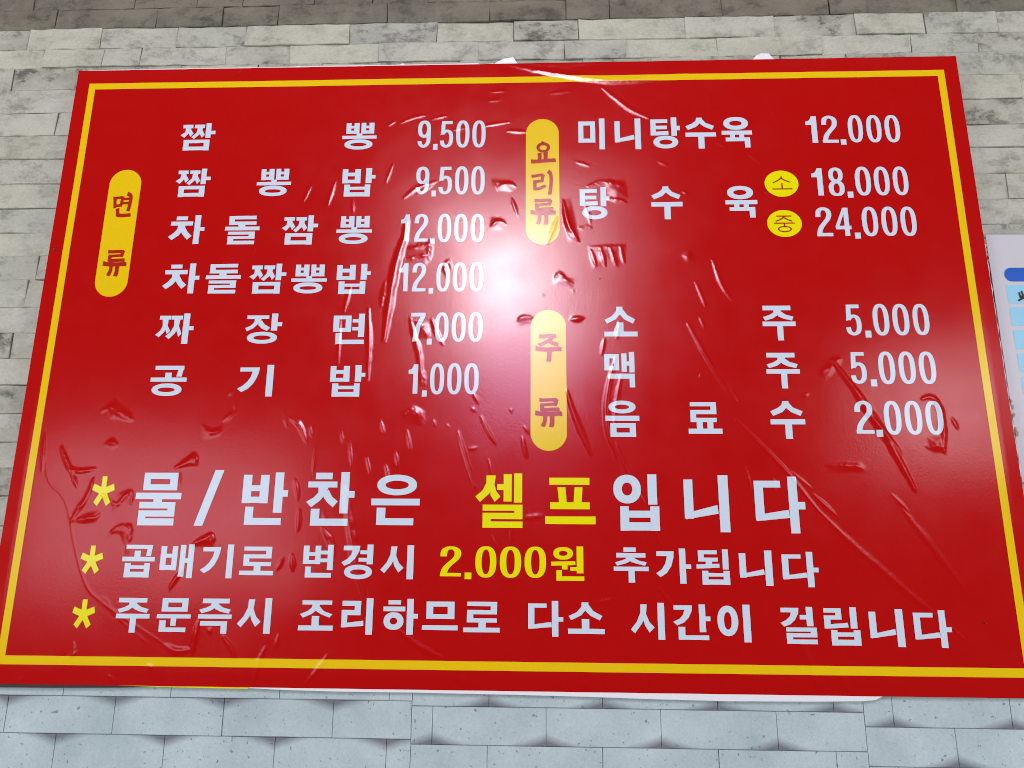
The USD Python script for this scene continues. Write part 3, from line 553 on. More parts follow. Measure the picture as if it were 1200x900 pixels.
E_ = [  # points, half width mm, height mm, crumple
    ([(590, 74), (630, 83), (680, 91), (715, 95), (760, 93), (805, 88)], 9, 2.6, 0.1), ([(560, 66), (600, 70), (650, 74), (720, 70)], 12, 2.5, 0.0),
    ([(705, 103), (720, 115), (740, 130), (760, 139)], 6, 1.3, 0), ([(455, 148), (464, 142)], 3, .8, 0), ([(469, 145), (482, 139), (500, 135)], 3.5, .9, .1), ([(507, 140), (524, 136)], 3, .8, 0),
    ([(530, 153), (546, 150)], 3, .5, 0), ([(567, 148), (598, 143)], 3.5, .9, 0), ([(594, 154), (616, 155)], 4, .9, 0), ([(452, 215), (461, 192)], 3, .9, 0), ([(473, 233), (490, 219), (508, 214)], 5, 1.3, .3), ([(490, 228), (512, 212)], 5, 1, .5),
    ([(577, 212), (583, 223)], 3.5, 1.0, 0), ([(585, 219), (596, 214), (604, 219)], 5, 1.5, .4), ([(600, 234), (606, 252)], 4.5, 1.3, 0), ([(576, 266), (584, 258), (593, 263)], 5.5, 1.7, .4),
    ([(660, 236), (664, 262), (676, 280)], 6, 2.0, .1), ([(668, 276), (678, 283)], 6, 1.6, .3), ([(675, 190), (691, 195)], 4, .9, .2), ([(640, 287), (647, 272), (653, 255)], 4.5, 1.2, .2),
    ([(692, 293), (698, 311)], 5, 1.8, .3), ([(704, 291), (709, 312)], 5, 1.8, .3), ([(715, 291), (722, 311)], 5, 1.8, .3), ([(727, 289), (731, 308)], 4.5, 1.5, .3), ([(690, 290), (732, 289)], 5, 1.0, .4),
    ([(688, 219), (708, 212), (733, 220)], 6, 1.3, .6), ([(712, 233), (733, 237)], 5.5, 1.6, .4), ([(679, 268), (692, 267)], 6, 1.4, .5), ([(686, 240), (692, 262)], 4, .9, .2),
    ([(478, 258), (474, 280), (466, 303), (460, 332), (455, 366), (450, 400)], 9, 2.7, 0), ([(452, 330), (447, 360)], 6, 1.2, .3), ([(477, 292), (505, 286)], 6, 1.7, .7), ([(474, 304), (503, 299)], 6, 1.5, .7), ([(503, 282), (503, 305)], 5, 1.6, .5),
    ([(519, 318), (526, 303), (529, 315)], 4, 1.2, .2), ([(520, 312), (524, 325)], 3.5, 1.0, 0), ([(411, 336), (403, 366)], 3.5, 1.1, 0), ([(399, 372), (396, 428)], 3.5, 1.0, 0), ([(432, 362), (433, 402), (431, 447)], 5, 1.6, 0),
    ([(481, 374), (486, 396), (492, 415), (494, 450)], 6, 1.8, .2), ([(484, 376), (500, 383), (501, 396)], 7, 1.6, .8), ([(490, 430), (498, 440), (497, 450)], 5, 1.2, .7), ([(506, 375), (512, 390), (519, 404)], 4.5, 1.5, 0),
    ([(606, 376), (614, 371), (624, 373)], 5.5, 1.6, .3), ([(650, 327), (656, 319), (662, 328), (671, 332)], 5.5, 1.8, .5), ([(668, 375), (684, 373)], 5, 1.4, 0), ([(634, 345), (637, 347)], 3, .6, 0), ([(671, 340), (672, 343)], 2.5, .6, 0),
    ([(726, 378), (723, 396)], 5, 1.4, 0), ([(708, 398), (705, 416)], 3.8, 1.2, 0), ([(721, 420), (713, 450), (709, 480), (712, 510), (722, 535)], 5, 1.6, 0), ([(728, 440), (722, 470), (720, 500)], 4, 1.0, 0), ([(722, 520), (735, 555), (755, 590)], 4, 1.0, 0),
    ([(664, 458), (672, 486), (692, 533)], 5.5, 1.9, 0), ([(564, 489), (572, 506), (581, 520)], 4, 1.3, 0), ([(537, 507), (545, 535), (557, 572)], 4.5, 1.5, 0), ([(549, 527), (559, 525)], 3, .9, 0), ([(612, 513), (617, 537)], 4, 1.3, 0), ([(614, 500), (620, 508)], 3, .9, 0),
    ([(555, 462), (561, 473)], 3.5, 1.0, 0), ([(553, 479), (557, 482)], 4, 1.0, 0), ([(598, 480), (600, 483)], 3, .7, 0), ([(446, 493), (450, 508)], 3.5, 1.1, 0), ([(477, 504), (481, 527)], 3.5, 1.1, 0), ([(470, 488), (484, 478), (497, 492)], 7, 1.4, .8), ([(508, 492), (509, 500)], 3.5, .9, 0), ([(523, 498), (526, 501)], 3, .7, 0),
    ([(410, 518), (412, 545)], 3, 1.0, 0), ([(430, 536), (434, 555)], 3.5, .9, 0), ([(452, 545), (457, 568)], 3.5, 1.1, 0), ([(464, 530), (466, 546)], 3, .9, 0), ([(573, 540), (579, 565)], 3, .9, 0), ([(400, 505), (402, 520)], 3, .8, 0),
    ([(806, 380), (820, 406), (840, 440), (862, 470)], 4.5, 1.4, 0), ([(835, 305), (845, 335), (858, 353)], 4.5, 1.4, 0), ([(815, 331), (827, 360)], 3.5, 1.0, 0), ([(820, 372), (826, 386)], 3, .8, 0), ([(802, 300), (812, 306)], 5, 1.0, .5), ([(822, 438), (820, 444)], 3, .6, 0),
    ([(862, 492), (895, 525), (925, 556), (945, 582), (960, 600)], 4.5, 1.1, 0), ([(953, 580), (978, 603)], 4, 1.2, 0), ([(925, 552), (950, 572)], 3, .7, 0),
    ([(976, 424), (1000, 455), (1022, 487), (1040, 515), (1062, 555), (1072, 575)], 8, 1.7, .1), ([(1010, 478), (1035, 505), (1056, 530)], 4.5, 1.0, 0), ([(960, 437), (968, 433)], 5, 1.1, .3), ([(972, 424), (984, 421)], 5, 1.2, .2), ([(938, 465), (946, 462)], 5, 1.0, .5), ([(968, 546), (990, 544), (1011, 549)], 6, 1.1, .5),
    ([(1080, 468), (1092, 464), (1101, 476), (1106, 500), (1106, 530)], 6, 1.4, .2), ([(1086, 524), (1106, 524)], 7, 1.0, .3), ([(1115, 490), (1122, 503)], 4, .8, 0), ([(1045, 580), (1065, 600)], 3, .6, 0),
    ([(120, 482), (134, 476), (140, 487), (156, 492)], 7, 1.5, .6), ([(238, 500), (246, 507), (260, 505)], 5, 1.2, .4), ([(262, 493), (276, 483)], 4.5, 1.0, .2), ([(275, 482), (276, 462)], 2.5, .6, 0), ([(268, 463), (274, 458)], 3, .8, 0), ([(340, 490), (352, 498), (359, 518)], 5.5, 1.3, .4), ([(333, 483), (336, 500)], 4, .8, .3),
    ([(363, 498), (365, 512)], 3, 1.0, 0), ([(371, 525), (367, 552)], 3, 1.0, 0), ([(124, 521), (132, 517), (138, 522)], 4.5, 1.2, .2), ([(205, 549), (220, 542), (229, 532), (230, 548)], 6, 1.5, .4), ([(212, 555), (210, 570)], 3, .8, 0),
    ([(73, 525), (79, 543), (86, 554), (112, 550)], 6, 1.9, .3), ([(84, 552), (91, 571)], 4.5, 1.4, .2), ([(53, 510), (50, 552)], 4, 1.2, .2), ([(110, 562), (104, 582), (88, 604), (84, 612)], 5.5, 1.7, .3), ([(84, 610), (112, 608), (118, 603)], 5, 1.3, .6), ([(120, 580), (132, 592), (148, 592)], 5, 1.2, .6),
    ([(133, 598), (148, 580), (157, 575), (154, 592)], 4, 1.1, .4), ([(128, 628), (138, 617), (155, 615), (152, 632), (148, 655)], 5, 1.3, .5), ([(226, 638), (240, 631), (249, 626), (250, 633)], 6, 1.7, .3), ([(199, 690), (206, 678), (214, 668)], 5, 1.5, .1), ([(325, 668), (331, 655)], 4, 1.1, 0), ([(342, 650), (343, 669)], 4.5, 1.4, 0), ([(351, 598), (349, 622)], 4.5, 1.4, 0), ([(346, 563), (349, 586)], 4, 1.2, 0), ([(378, 620), (388, 634), (390, 655)], 5.5, 1.6, .2), ([(380, 603), (381, 612)], 4, 1.0, .2),
    ([(232, 730), (228, 748), (225, 768)], 6, 1.6, .1), ([(244, 738), (248, 742)], 5, 1.0, .2), ([(261, 746), (270, 758), (276, 772)], 4.5, 1.3, 0), ([(193, 757), (205, 764), (222, 762)], 6, 1.4, .3), ([(87, 754), (86, 772)], 4.5, 1.2, .2), ([(25, 794), (26, 798)], 5, 1.1, .3), ([(126, 792), (136, 799)], 4, 1.1, .3), ([(310, 760), (303, 775), (298, 800)], 6, 1.3, .3), ([(326, 745), (323, 760)], 4, 1.0, .2), ([(384, 768), (372, 786), (358, 802)], 5, 1.2, 0), ([(172, 779), (181, 784)], 4.5, 1.0, .3), ([(75, 775), (90, 765)], 4, 1, .2),
    ([(404, 570), (410, 620), (417, 660), (428, 705)], 8, 1.8, 0), ([(430, 690), (437, 720), (444, 752)], 6, 1.0, 0), ([(466, 738), (482, 752), (503, 765), (520, 772)], 7, 1.3, 0), ([(598, 615), (600, 642)], 3, .9, 0), ([(576, 628), (584, 645)], 3, .8, .2), ([(615, 607), (636, 605)], 5, .9, .3), ([(535, 797), (548, 800), (560, 803)], 9, 1.5, .2), ([(680, 803), (700, 806)], 9, 1.4, .2), ([(585, 678), (612, 680)], 5, .7, .3),
    ([(738, 560), (756, 600), (775, 640)], 6, .9, 0), ([(790, 655), (800, 690)], 5, .6, 0), ([(699, 706), (722, 703)], 5, .8, .2), ([(772, 690), (790, 712), (812, 745), (826, 812)], 7, 1.0, 0), ([(930, 735), (948, 775), (962, 815)], 8, 1.1, 0), ([(985, 790), (995, 812)], 6, .6, 0),
    ([(960, 600), (1000, 640), (1060, 692), (1130, 750)], 7, .8, 0), ([(1058, 598), (1095, 645), (1130, 690)], 7, .6, 0), ([(880, 575), (872, 545)], 4, .5, 0), ([(905, 560), (908, 575)], 4, .5, 0),
    ([(840, 168), (852, 172)], 4, .5, .2), ([(878, 182), (892, 192)], 4, .6, 0), ([(772, 190), (782, 194)], 4, .6, 0), ([(895, 224), (905, 230)], 4, .7, .2), ([(800, 225), (806, 228)], 4, .8, .2), ([(897, 110), (915, 150)], 7, .4, 0), ([(645, 110), (668, 107)], 5, .5, 0), ([(575, 108), (592, 107)], 4, .6, 0), ([(572, 119), (588, 117)], 4, .5, 0), ([(275, 100), (300, 112)], 8, .35, 0), ([(280, 88), (285, 82)], 4, .9, 0), ([(355, 238), (365, 218)], 3.5, 1.0, 0), ([(384, 242), (393, 213)], 4, 1.2, 0), ([(413, 235), (414, 250)], 3, .8, 0), ([(295, 300), (300, 288)], 3, .4, 0), ([(100, 330), (108, 300)], 4, .5, 0), ([(96, 345), (90, 358)], 4, .5, 0),
]
for k, (pts, w, h, c) in enumerate(E_):
    ridge(pts, w * 0.82, h * 0.55 * (0.5 + 0.5 * min(1.0, math.hypot(pts[0][0] - 590, pts[0][1] - 330) / 230)), crumple=min(1.0, c * 1.3 + 0.05), seed=k * 1.7)
def facet(poly, apex, h):
    """A crumpled air pocket: flat faces running from the outline up to a peak, softened a little."""
    global HT
    from scipy.ndimage import gaussian_filter
    q, c = inv(poly), inv([apex])[0]
    x0, y0 = q.min(0) - 0.004; x1, y1 = q.max(0) + 0.004
    i0, i1 = np.searchsorted(gu, x0), np.searchsorted(gu, x1); j0, j1 = np.searchsorted(gv, y0), np.searchsorted(gv, y1)
    X, Y = UU[j0:j1, i0:i1], VV[j0:j1, i0:i1]
    out = np.zeros(X.shape)
    for k in range(len(q)):
        a, b = q[k], q[(k + 1) % len(q)]
        M2 = np.array([[a[0] - c[0], b[0] - c[0]], [a[1] - c[1], b[1] - c[1]]])
        if abs(np.linalg.det(M2)) < 1e-10: continue
        I = np.linalg.inv(M2)
        s_ = I[0, 0] * (X - c[0]) + I[0, 1] * (Y - c[1]); t_ = I[1, 0] * (X - c[0]) + I[1, 1] * (Y - c[1])
        inside = (s_ >= -1e-9) & (t_ >= -1e-9) & (s_ + t_ <= 1)
        out = np.where(inside, np.maximum(out, 1 - s_ - t_), out)
    HT[j0:j1, i0:i1] += gaussian_filter(out, 0.7) * h / 1000

for poly, apex, h in [
    ([(126, 479), (134, 467), (142, 477), (158, 488), (155, 495), (142, 491), (130, 491)], (138, 481), 1.3), ([(205, 549), (212, 541), (229, 531), (232, 547)], (226, 542), 1.2),
    ([(236, 502), (252, 505), (263, 499), (259, 510), (238, 515)], (250, 507), 1.0), ([(338, 489), (352, 491), (361, 512), (358, 521), (351, 503)], (352, 497), 0.9), ([(123, 522), (131, 515), (140, 521), (134, 527)], (131, 519), 0.9),
    ([(85, 613), (100, 601), (119, 598), (117, 612), (100, 614)], (104, 607), 0.9), ([(134, 580), (152, 573), (159, 590), (140, 593)], (150, 581), 0.8), ([(127, 625), (137, 616), (158, 614), (157, 632), (146, 641), (140, 625)], (147, 622), 1.0),
    ([(227, 637), (246, 624), (254, 632), (251, 641), (235, 642)], (246, 632), 1.1), ([(577, 211), (590, 212), (605, 216), (600, 225), (584, 223)], (592, 218), 0.8), ([(575, 255), (594, 260), (588, 270), (574, 269)], (580, 261), 0.8),
    ([(648, 320), (655, 316), (661, 327), (673, 326), (671, 339), (648, 335)], (658, 328), 0.8), ([(606, 370), (622, 369), (625, 379), (607, 383)], (612, 374), 0.6), ([(668, 370), (685, 371), (680, 380), (669, 379)], (675, 373), 0.6),
    ([(659, 235), (668, 232), (675, 262), (679, 282), (668, 285), (660, 262)], (665, 264), 1.1), ([(708, 213), (732, 211), (736, 232), (722, 237), (711, 227)], (722, 224), 1.0), ([(689, 291), (704, 287), (734, 285), (733, 298), (724, 315), (706, 313), (693, 317)], (710, 299), 0.9),
    ([(474, 288), (508, 284), (507, 300), (498, 313), (476, 307)], (499, 297), 0.9), ([(484, 374), (502, 378), (504, 396), (490, 398)], (496, 386), 0.9), ([(468, 482), (484, 474), (499, 482), (497, 500), (480, 497)], (488, 484), 0.9),
    ([(1084, 511), (1107, 512), (1106, 531), (1092, 531)], (1098, 519), 0.8), ([(967, 546), (1011, 542), (1015, 553), (972, 554)], (1000, 546), 0.6), ([(957, 440), (970, 427), (987, 419), (985, 429), (966, 447)], (975, 428), 0.7),
    ([(797, 300), (808, 292), (815, 302), (806, 310)], (806, 299), 0.8), ([(192, 752), (208, 760), (224, 760), (218, 770), (200, 768)], (207, 763), 0.7),
]:
    facet(poly, apex, h * 0.88)
# one thin crease wandering down the left side
ridge([(54, 545), (58, 568), (75, 580), (83, 606), (86, 632), (100, 690), (122, 708), (150, 728), (195, 757)], 2.2, .16, taper=.1)
ridge([(122, 708), (150, 735), (170, 752)], 2.0, .12, taper=.2)
ridge([(118, 700), (126, 704), (130, 712)], 3.0, .2, crumple=.5)
# slack of the film
slack = meshkit.fbm(np.stack([UU * 7, VV * 7, np.full(UU.shape, 0.3)], -1), 2, 5)
HT += 0.0016 * slack
edge = np.minimum(np.minimum(UU, W - UU), np.minimum(VV, H - VV))
HT *= np.clip(0.3 + edge / 0.02, 0.3, 1)
gy, gx = np.gradient(HT, STEP)

def film_at(u, v, lift):
    """Points and normals on the film (lifted a little) at board coordinates."""
    c = [np.clip(v / STEP, 0, nv - 1), np.clip(u / STEP, 0, nu - 1)]
    h = map_coordinates(HT, c, order=1); a = map_coordinates(gx, c, order=1); b = map_coordinates(gy, c, order=1)
    p = to_world(np.stack([u, v, -(h + lift)], -1))
    n = np.stack([-a, -np.ones_like(a), b], -1)
    return p, n / np.linalg.norm(n, axis=-1, keepdims=True)

def film_patch(name, shape, material, parent, lift=0.00022, label=None, size=0.0025):
    """A print (shape in board metres) that lies on the film and follows its relief."""
    polys = [g for g in getattr(shape, 'geoms', [shape]) if g.area > 1e-9]
    vs, fs, o = [], [], 0
    for g in polys:
        g = g.simplify(0.00004)
        v, f = trimesh.creation.triangulate_polygon(g, engine='earcut')
        if len(f) == 0: continue
        v, f = trimesh.remesh.subdivide_to_size(np.column_stack([v, np.zeros(len(v))]), f, size, max_iter=12)
        a = np.cross(v[f[:, 1]] - v[f[:, 0]], v[f[:, 2]] - v[f[:, 0]])[:, 2]
        f[a > 0] = f[a > 0][:, ::-1]
        f = f[np.abs(a) > 1e-12]
        vs.append(v[:, :2]); fs.append(f + o); o += len(v)
    v, f = np.vstack(vs), np.vstack(fs)
    p, n = film_at(v[:, 0], v[:, 1], lift)
    fn = np.cross(p[f[:, 1]] - p[f[:, 0]], p[f[:, 2]] - p[f[:, 0]])[:, 1]
    f[fn > 0] = f[fn > 0][:, ::-1]
    return obj(name, (p, f), material, parent, normals=n, label=label)

# ------------------------------------------------------------------ the menu board
board = thing('menu_board', 'large glossy red menu board with yellow border and white Korean lettering on the stone wall', 'menu board')
obj('backing_board', slab(0.0006, W - 0.0006, 0.0006, H - 0.0006, 0.0007, 0.0076), FOAM, board)
p, nn = film_at(UU.ravel(), VV.ravel(), 0.0)
idx = np.arange(nu * nv).reshape(nv, nu)
a, b, c, d = idx[:-1, :-1].ravel(), idx[:-1, 1:].ravel(), idx[1:, 1:].ravel(), idx[1:, :-1].ravel()
f = np.vstack([np.column_stack([a, d, c]), np.column_stack([a, c, b])])
obj('red_film', (p, f), RED, board, normals=nn)

# border: outer and inner edges read at several places, laid out as true rectangles
ou0 = np.mean([inv([(105.5, 96)])[0, 0], inv([(25.5, 600)])[0, 0]]); ou1 = np.mean([inv([(1103, 84)])[0, 0], inv([(1171, 500)])[0, 0]])
ov0 = np.mean([inv([(105.5, 96)])[0, 1], inv([(600, 92)])[0, 1], inv([(1103, 84)])[0, 1]]); ov1 = np.mean([inv([(200, 777.5)])[0, 1], inv([(400, 780)])[0, 1], inv([(800, 789)])[0, 1], inv([(1195, 801)])[0, 1]])
TB = 0.0092
film_patch('border', box(ou0, ov0, ou1, ov1).difference(box(ou0 + TB, ov0 + TB, ou1 - TB, ov1 - TB * 1.05)), GOLD, board, label='thin golden yellow border line round the board', size=0.004)

def Zc(x0, y0, s):
    return lambda q: (x0 + q[0] / s, y0 + q[1] / s, x0 + q[2] / s, y0 + q[3] / s)

def text(name, items, material, label=None, table=None, lift=0.00022):
    """items: (crop, [(glyph, left, top, right, bottom), ...]) with boxes in that crop's pixels. A word is a part, each letter a sub-part."""
    if name == 'asterisk':
        z, gl = items[0]; ch, *q = gl[0]
        return film_patch(name, set_glyph(G[ch], *z(q)), material, board, label=label, lift=lift)
    w = UsdGeom.Xform.Define(stage, path_for(name, board)).GetPrim()
    if label: w.SetCustomDataByKey('label', label)
    for z, gl in items:
        for ch, *q in gl:
            kind = 'figure' if ch in '0123456789' else 'point' if ch == '.' else 'slash' if ch == '/' else 'letter'
            film_patch(kind, set_glyph(G[ch], *z(q)), material, w, lift=lift)
    return w

zA, zB, zC = Zc(170, 130, 7.5), Zc(320, 130, 7.5), Zc(440, 130, 7.5)
zD, zE, zF = Zc(170, 240, 7.5), Zc(320, 240, 7.5), Zc(440, 240, 7.5)
zG, zH, zI = Zc(160, 355, 7.5), Zc(300, 355, 7.5), Zc(440, 355, 7.5)
z1 = Zc(0, 0, 1.0)
text('dish_name', [(zA, [('짬', 305, 112, 624, 350)]), (zB, [('뽕', 606, 110, 916, 343)])], WHITE_INK, 'white dish name 짬뽕, top of the left column')
text('dish_name', [(zA, [('짬', 262, 512, 583, 758)]), (zA, [('뽕', 981, 514, 1292, 752)]), (zB, [('밥', 605, 507, 903, 756)])], WHITE_INK, 'white dish name 짬뽕밥, second in the left column')
text('dish_name', [(zD, [('차', 204, 94, 532, 348), ('돌', 698, 101, 1014, 350)]), (zE, [('짬', 72, 97, 400, 353), ('뽕', 555, 102, 875, 347)])], WHITE_INK, 'white dish name 차돌짬뽕, third in the left column')
text('dish_name', [(zD, [('차', 153, 518, 487, 781), ('돌', 529, 523, 850, 782), ('짬', 912, 522, 1246, 784)]), (zE, [('뽕', 157, 528, 480, 781), ('밥', 555, 523, 862, 786)])], WHITE_INK, 'white dish name 차돌짬뽕밥 set close together, fourth in the left column')
text('dish_name', [(zG, [('짜', 167, 95, 513, 363), ('장', 952, 96, 1285, 360)]), (zH, [('면', 675, 97, 960, 363)])], WHITE_INK, 'white dish name 짜장면, fifth in the left column')
text('dish_name', [(zG, [('공', 119, 555, 451, 820), ('기', 886, 547, 1209, 824)]), (zH, [('밥', 647, 547, 963, 826)])], WHITE_INK, 'white dish name 공기밥, last in the left column')
zK, zL = Zc(665, 120, 5.625), Zc(760, 120, 5.625)
text('dish_name', [(zK, [('미', 70, 110, 246, 313), ('니', 309, 110, 484, 312), ('탕', 545, 102, 744, 306)]), (zL, [('수', 239, 104, 446, 307), ('육', 477, 99, 684, 301)])], WHITE_INK, 'white dish name 미니탕수육, top of the right column')
text('dish_name', [(zK, [('탕', 80, 561, 278, 772), ('수', 549, 556, 760, 772)]), (zL, [('육', 501, 553, 719, 762)])], WHITE_INK, 'white dish name 탕수육, second in the right column')
zM, zN, zO = Zc(690, 345, 5), Zc(800, 345, 5), Zc(960, 345, 5)
text('dish_name', [(zM, [('소', 87, 74, 284, 248)]), (zN, [('주', 462, 68, 664, 271)])], WHITE_INK, 'white drink name 소주 above the two other drinks')
text('dish_name', [(zM, [('맥', 89, 339, 269, 546)]), (zN, [('주', 484, 344, 689, 552)])], WHITE_INK, 'white drink name 맥주 in the middle of the drinks')
text('dish_name', [(zM, [('음', 95, 624, 297, 836), ('료', 578, 632, 780, 818)]), (zN, [('수', 508, 626, 720, 848)])], WHITE_INK, 'white drink name 음료수, lowest of the drinks')

text('price', [(zC, [('9', 372, 90, 490, 327), ('.', 506, 294, 547, 346), ('5', 568, 93, 686, 326), ('0', 708, 88, 828, 325), ('0', 851, 88, 970, 324)])], WHITE_INK, 'white price 9.500 at the top of the left column')
text('price', [(zC, [('9', 356, 494, 475, 736), ('.', 493, 703, 533, 755), ('5', 555, 495, 676, 736), ('0', 698, 490, 819, 737), ('0', 841, 489, 963, 737)])], WHITE_INK, 'white price 9.500 second in the left column, beside the rice dish')
text('price', [(zF, [('1', 222, 88, 302, 324), ('2', 342, 83, 466, 326), ('.', 480, 298, 523, 348), ('0', 546, 82, 668, 332), ('0', 692, 82, 811, 331), ('0', 836, 82, 958, 329)])], WHITE_INK, 'white price 12.000 third in the left column, with a big ridge through its first figure')
text('price', [(zF, [('1', 205, 516, 290, 762), ('2', 322, 512, 447, 763), ('.', 468, 734, 508, 783), ('0', 535, 510, 657, 766), ('0', 680, 509, 803, 765), ('0', 826, 508, 950, 764)])], WHITE_INK, 'white price 12.000 fourth in the left column, inside the white glare')
text('price', [(zI, [('7', 308, 89, 440, 340), ('.', 452, 316, 496, 368), ('0', 521, 85, 646, 345), ('0', 669, 85, 796, 344), ('0', 817, 85, 944, 344)])], WHITE_INK, 'white price 7.000 in the left column')
text('price', [(zI, [('1', 288, 540, 376, 799), ('.', 409, 770, 453, 825), ('0', 479, 533, 607, 805), ('0', 630, 532, 758, 805), ('0', 780, 532, 910, 804)])], WHITE_INK, 'white price 1.000 at the foot of the left column')
zQ = Zc(880, 120, 5.295)
text('price', [(zQ, [('1', 334, 89, 412, 255), ('2', 432, 86, 540, 254), ('.', 555, 232, 591, 266), ('0', 595, 82, 696, 251), ('0', 709, 82, 811, 251), ('0', 822, 82, 926, 251)])], WHITE_INK, 'white price 12.000 at the top right')
text('price', [(zQ, [('1', 371, 411, 448, 580), ('8', 473, 407, 580, 583), ('.', 598, 556, 635, 594), ('0', 639, 402, 746, 580), ('0', 756, 402, 862, 579), ('0', 873, 401, 978, 578)])], WHITE_INK, 'white price 18.000 beside the upper yellow disc')
text('price', [(zQ, [('2', 397, 652, 506, 832), ('4', 517, 656, 623, 831), ('.', 643, 810, 681, 847), ('0', 682, 650, 791, 832), ('0', 802, 649, 911, 831), ('0', 921, 649, 1030, 831)])], WHITE_INK, 'white price 24.000 beside the lower yellow disc')
text('price', [(zO, [('5', 147, 61, 248, 242), ('.', 268, 214, 305, 254), ('0', 307, 57, 412, 242), ('0', 422, 57, 530, 241), ('0', 541, 57, 647, 240)])], WHITE_INK, 'white price 5.000, uppermost of the drinks prices')
text('price', [(zO, [('5', 175, 339, 278, 525), ('.', 300, 499, 338, 540), ('0', 340, 336, 447, 527), ('0', 458, 336, 567, 526), ('0', 577, 336, 687, 526)])], WHITE_INK, 'white price 5.000, middle one of the drinks prices')
text('price', [(zO, [('2', 203, 625, 318, 817), ('.', 333, 795, 371, 836), ('0', 372, 625, 483, 823), ('0', 493, 625, 605, 823), ('0', 615, 625, 727, 823)])], WHITE_INK, 'white price 2.000, lowest of the drinks prices')

zR, zS, zT, zU = Zc(90, 540, 5.4545), Zc(270, 540, 5), Zc(500, 540, 5.4545), Zc(700, 540, 4.2857)
text('notice_text', [(zR, [('물', 368, 77, 678, 413), ('/', 757, 59, 938, 416)]), (zS, [('반', 63, 68, 343, 376), ('찬', 441, 66, 732, 381), ('은', 823, 82, 1114, 377)])], WHITE_INK, 'large white words 물/반찬은 starting the first notice line')
text('notice_text', [(zT, [('셀', 310, 80, 614, 429), ('프', 756, 109, 1078, 405)])], LEMON, 'large lemon yellow word 셀프 in the first notice line')
text('notice_text', [(zU, [('입', 79, 68, 312, 352), ('니', 432, 72, 664, 358), ('다', 785, 80, 1048, 364)])], WHITE_INK, 'large white word 입니다 ending the first notice line')
zV = Zc(80, 620, 4.8)
text('notice_text', [(zV, [('곱', 299, 89, 493, 272), ('배', 513, 85, 710, 275), ('기', 742, 86, 932, 276), ('로', 964, 99, 1162, 259)]), (zS, [('변', 423, 492, 606, 684), ('경', 649, 490, 838, 693), ('시', 879, 494, 1076, 693)])], WHITE_INK, 'white words 곱배기로 변경시 starting the second notice line')
text('notice_text', [(zT, [('2', 86, 546, 222, 738), ('.', 243, 714, 286, 756), ('0', 311, 546, 446, 746), ('0', 468, 548, 604, 747), ('0', 626, 549, 763, 748), ('원', 794, 547, 1006, 767)])], LEMON, 'lemon yellow amount 2.000원 in the second notice line')
text('notice_text', [(zU, [('추', 80, 435, 258, 612), ('가', 292, 440, 472, 617), ('됩', 495, 444, 665, 623), ('니', 710, 450, 881, 628), ('다', 924, 457, 1113, 634)])], WHITE_INK, 'white word 추가됩니다 ending the second notice line')
zW, zX, zY, z0_ = Zc(70, 690, 4.615), Zc(320, 690, 4.2857), Zc(590, 690, 4), Zc(850, 690, 4.138)
text('notice_text', [(zW, [('주', 301, 49, 494, 237), ('문', 523, 50, 716, 233), ('즉', 745, 53, 936, 242), ('시', 959, 49, 1148, 242)]), (zX, [('조', 128, 58, 307, 209), ('리', 342, 46, 504, 230), ('하', 551, 50, 730, 230), ('므', 749, 64, 930, 207), ('로', 955, 65, 1140, 218)])], WHITE_INK, 'white words 주문즉시 조리하므로 starting the third notice line')
text('notice_text', [(zY, [('다', 115, 56, 280, 224), ('소', 301, 63, 474, 211), ('시', 594, 65, 756, 238), ('간', 793, 72, 972, 239), ('이', 1000, 74, 1160, 250)]), (z0_, [('걸', 264, 87, 444, 267), ('립', 475, 88, 655, 275), ('니', 693, 97, 869, 281), ('다', 909, 103, 1101, 286)])], WHITE_INK, 'white words 다소 시간이 걸립니다 ending the third notice line')
text('asterisk', [(zR, [('*', 94, 99, 251, 290)])], LEMON, 'lemon yellow asterisk before the first notice line')
text('asterisk', [(zR, [('*', 20, 542, 177, 722)])], LEMON, 'lemon yellow asterisk before the second notice line')
text('asterisk', [(zW, [('*', 64, 56, 198, 214)])], LEMON, 'lemon yellow asterisk before the third notice line')

def pill(L, T, r, b_, letters, label):
    """A round-ended upright plate from its box in pixels, with brush letters on it."""
    cx = (L + r) / 2
    a, b2 = inv([(cx, T)])[0], inv([(cx, b_)])[0]
    sh = abs(b2[0] - a[0])
    c = inv([(L, (T + b_) / 2), (r, (T + b_) / 2)])
    w = c[1, 0] - c[0, 0] - sh * 0.80
    m = (a[0] + b2[0]) / 2
    s = LineString([(m, a[1] + w / 2), (m, b2[1] - w / 2)]).buffer(w / 2, 24)
    pl = film_patch('heading_plate', s, GOLD, board, label=label, size=0.004)
    for ch, *q in letters:
        film_patch('heading_letter', set_glyph(B[ch], *q), RED_INK, pl, lift=0.0004)

pill(112, 199.5, 166.5, 348, [('면', 131, 225, 156.5, 255), ('류', 120, 293, 150, 324.5)], 'yellow round-ended plate reading 면류, left of the dish names')
pill(616, 140, 655.5, 287, [('요', 622, 165.5, 651.5, 192), ('리', 622.5, 199, 648, 229), ('류', 621.5, 233, 651.5, 264)], 'yellow round-ended plate reading 요리류, upper one in the middle of the board')
pill(621.5, 363.5, 664, 528.5, [('주', 627, 391.5, 658.5, 424.5), ('류', 627, 466.5, 659, 501)], 'yellow round-ended plate reading 주류, lower one in the middle of the board')

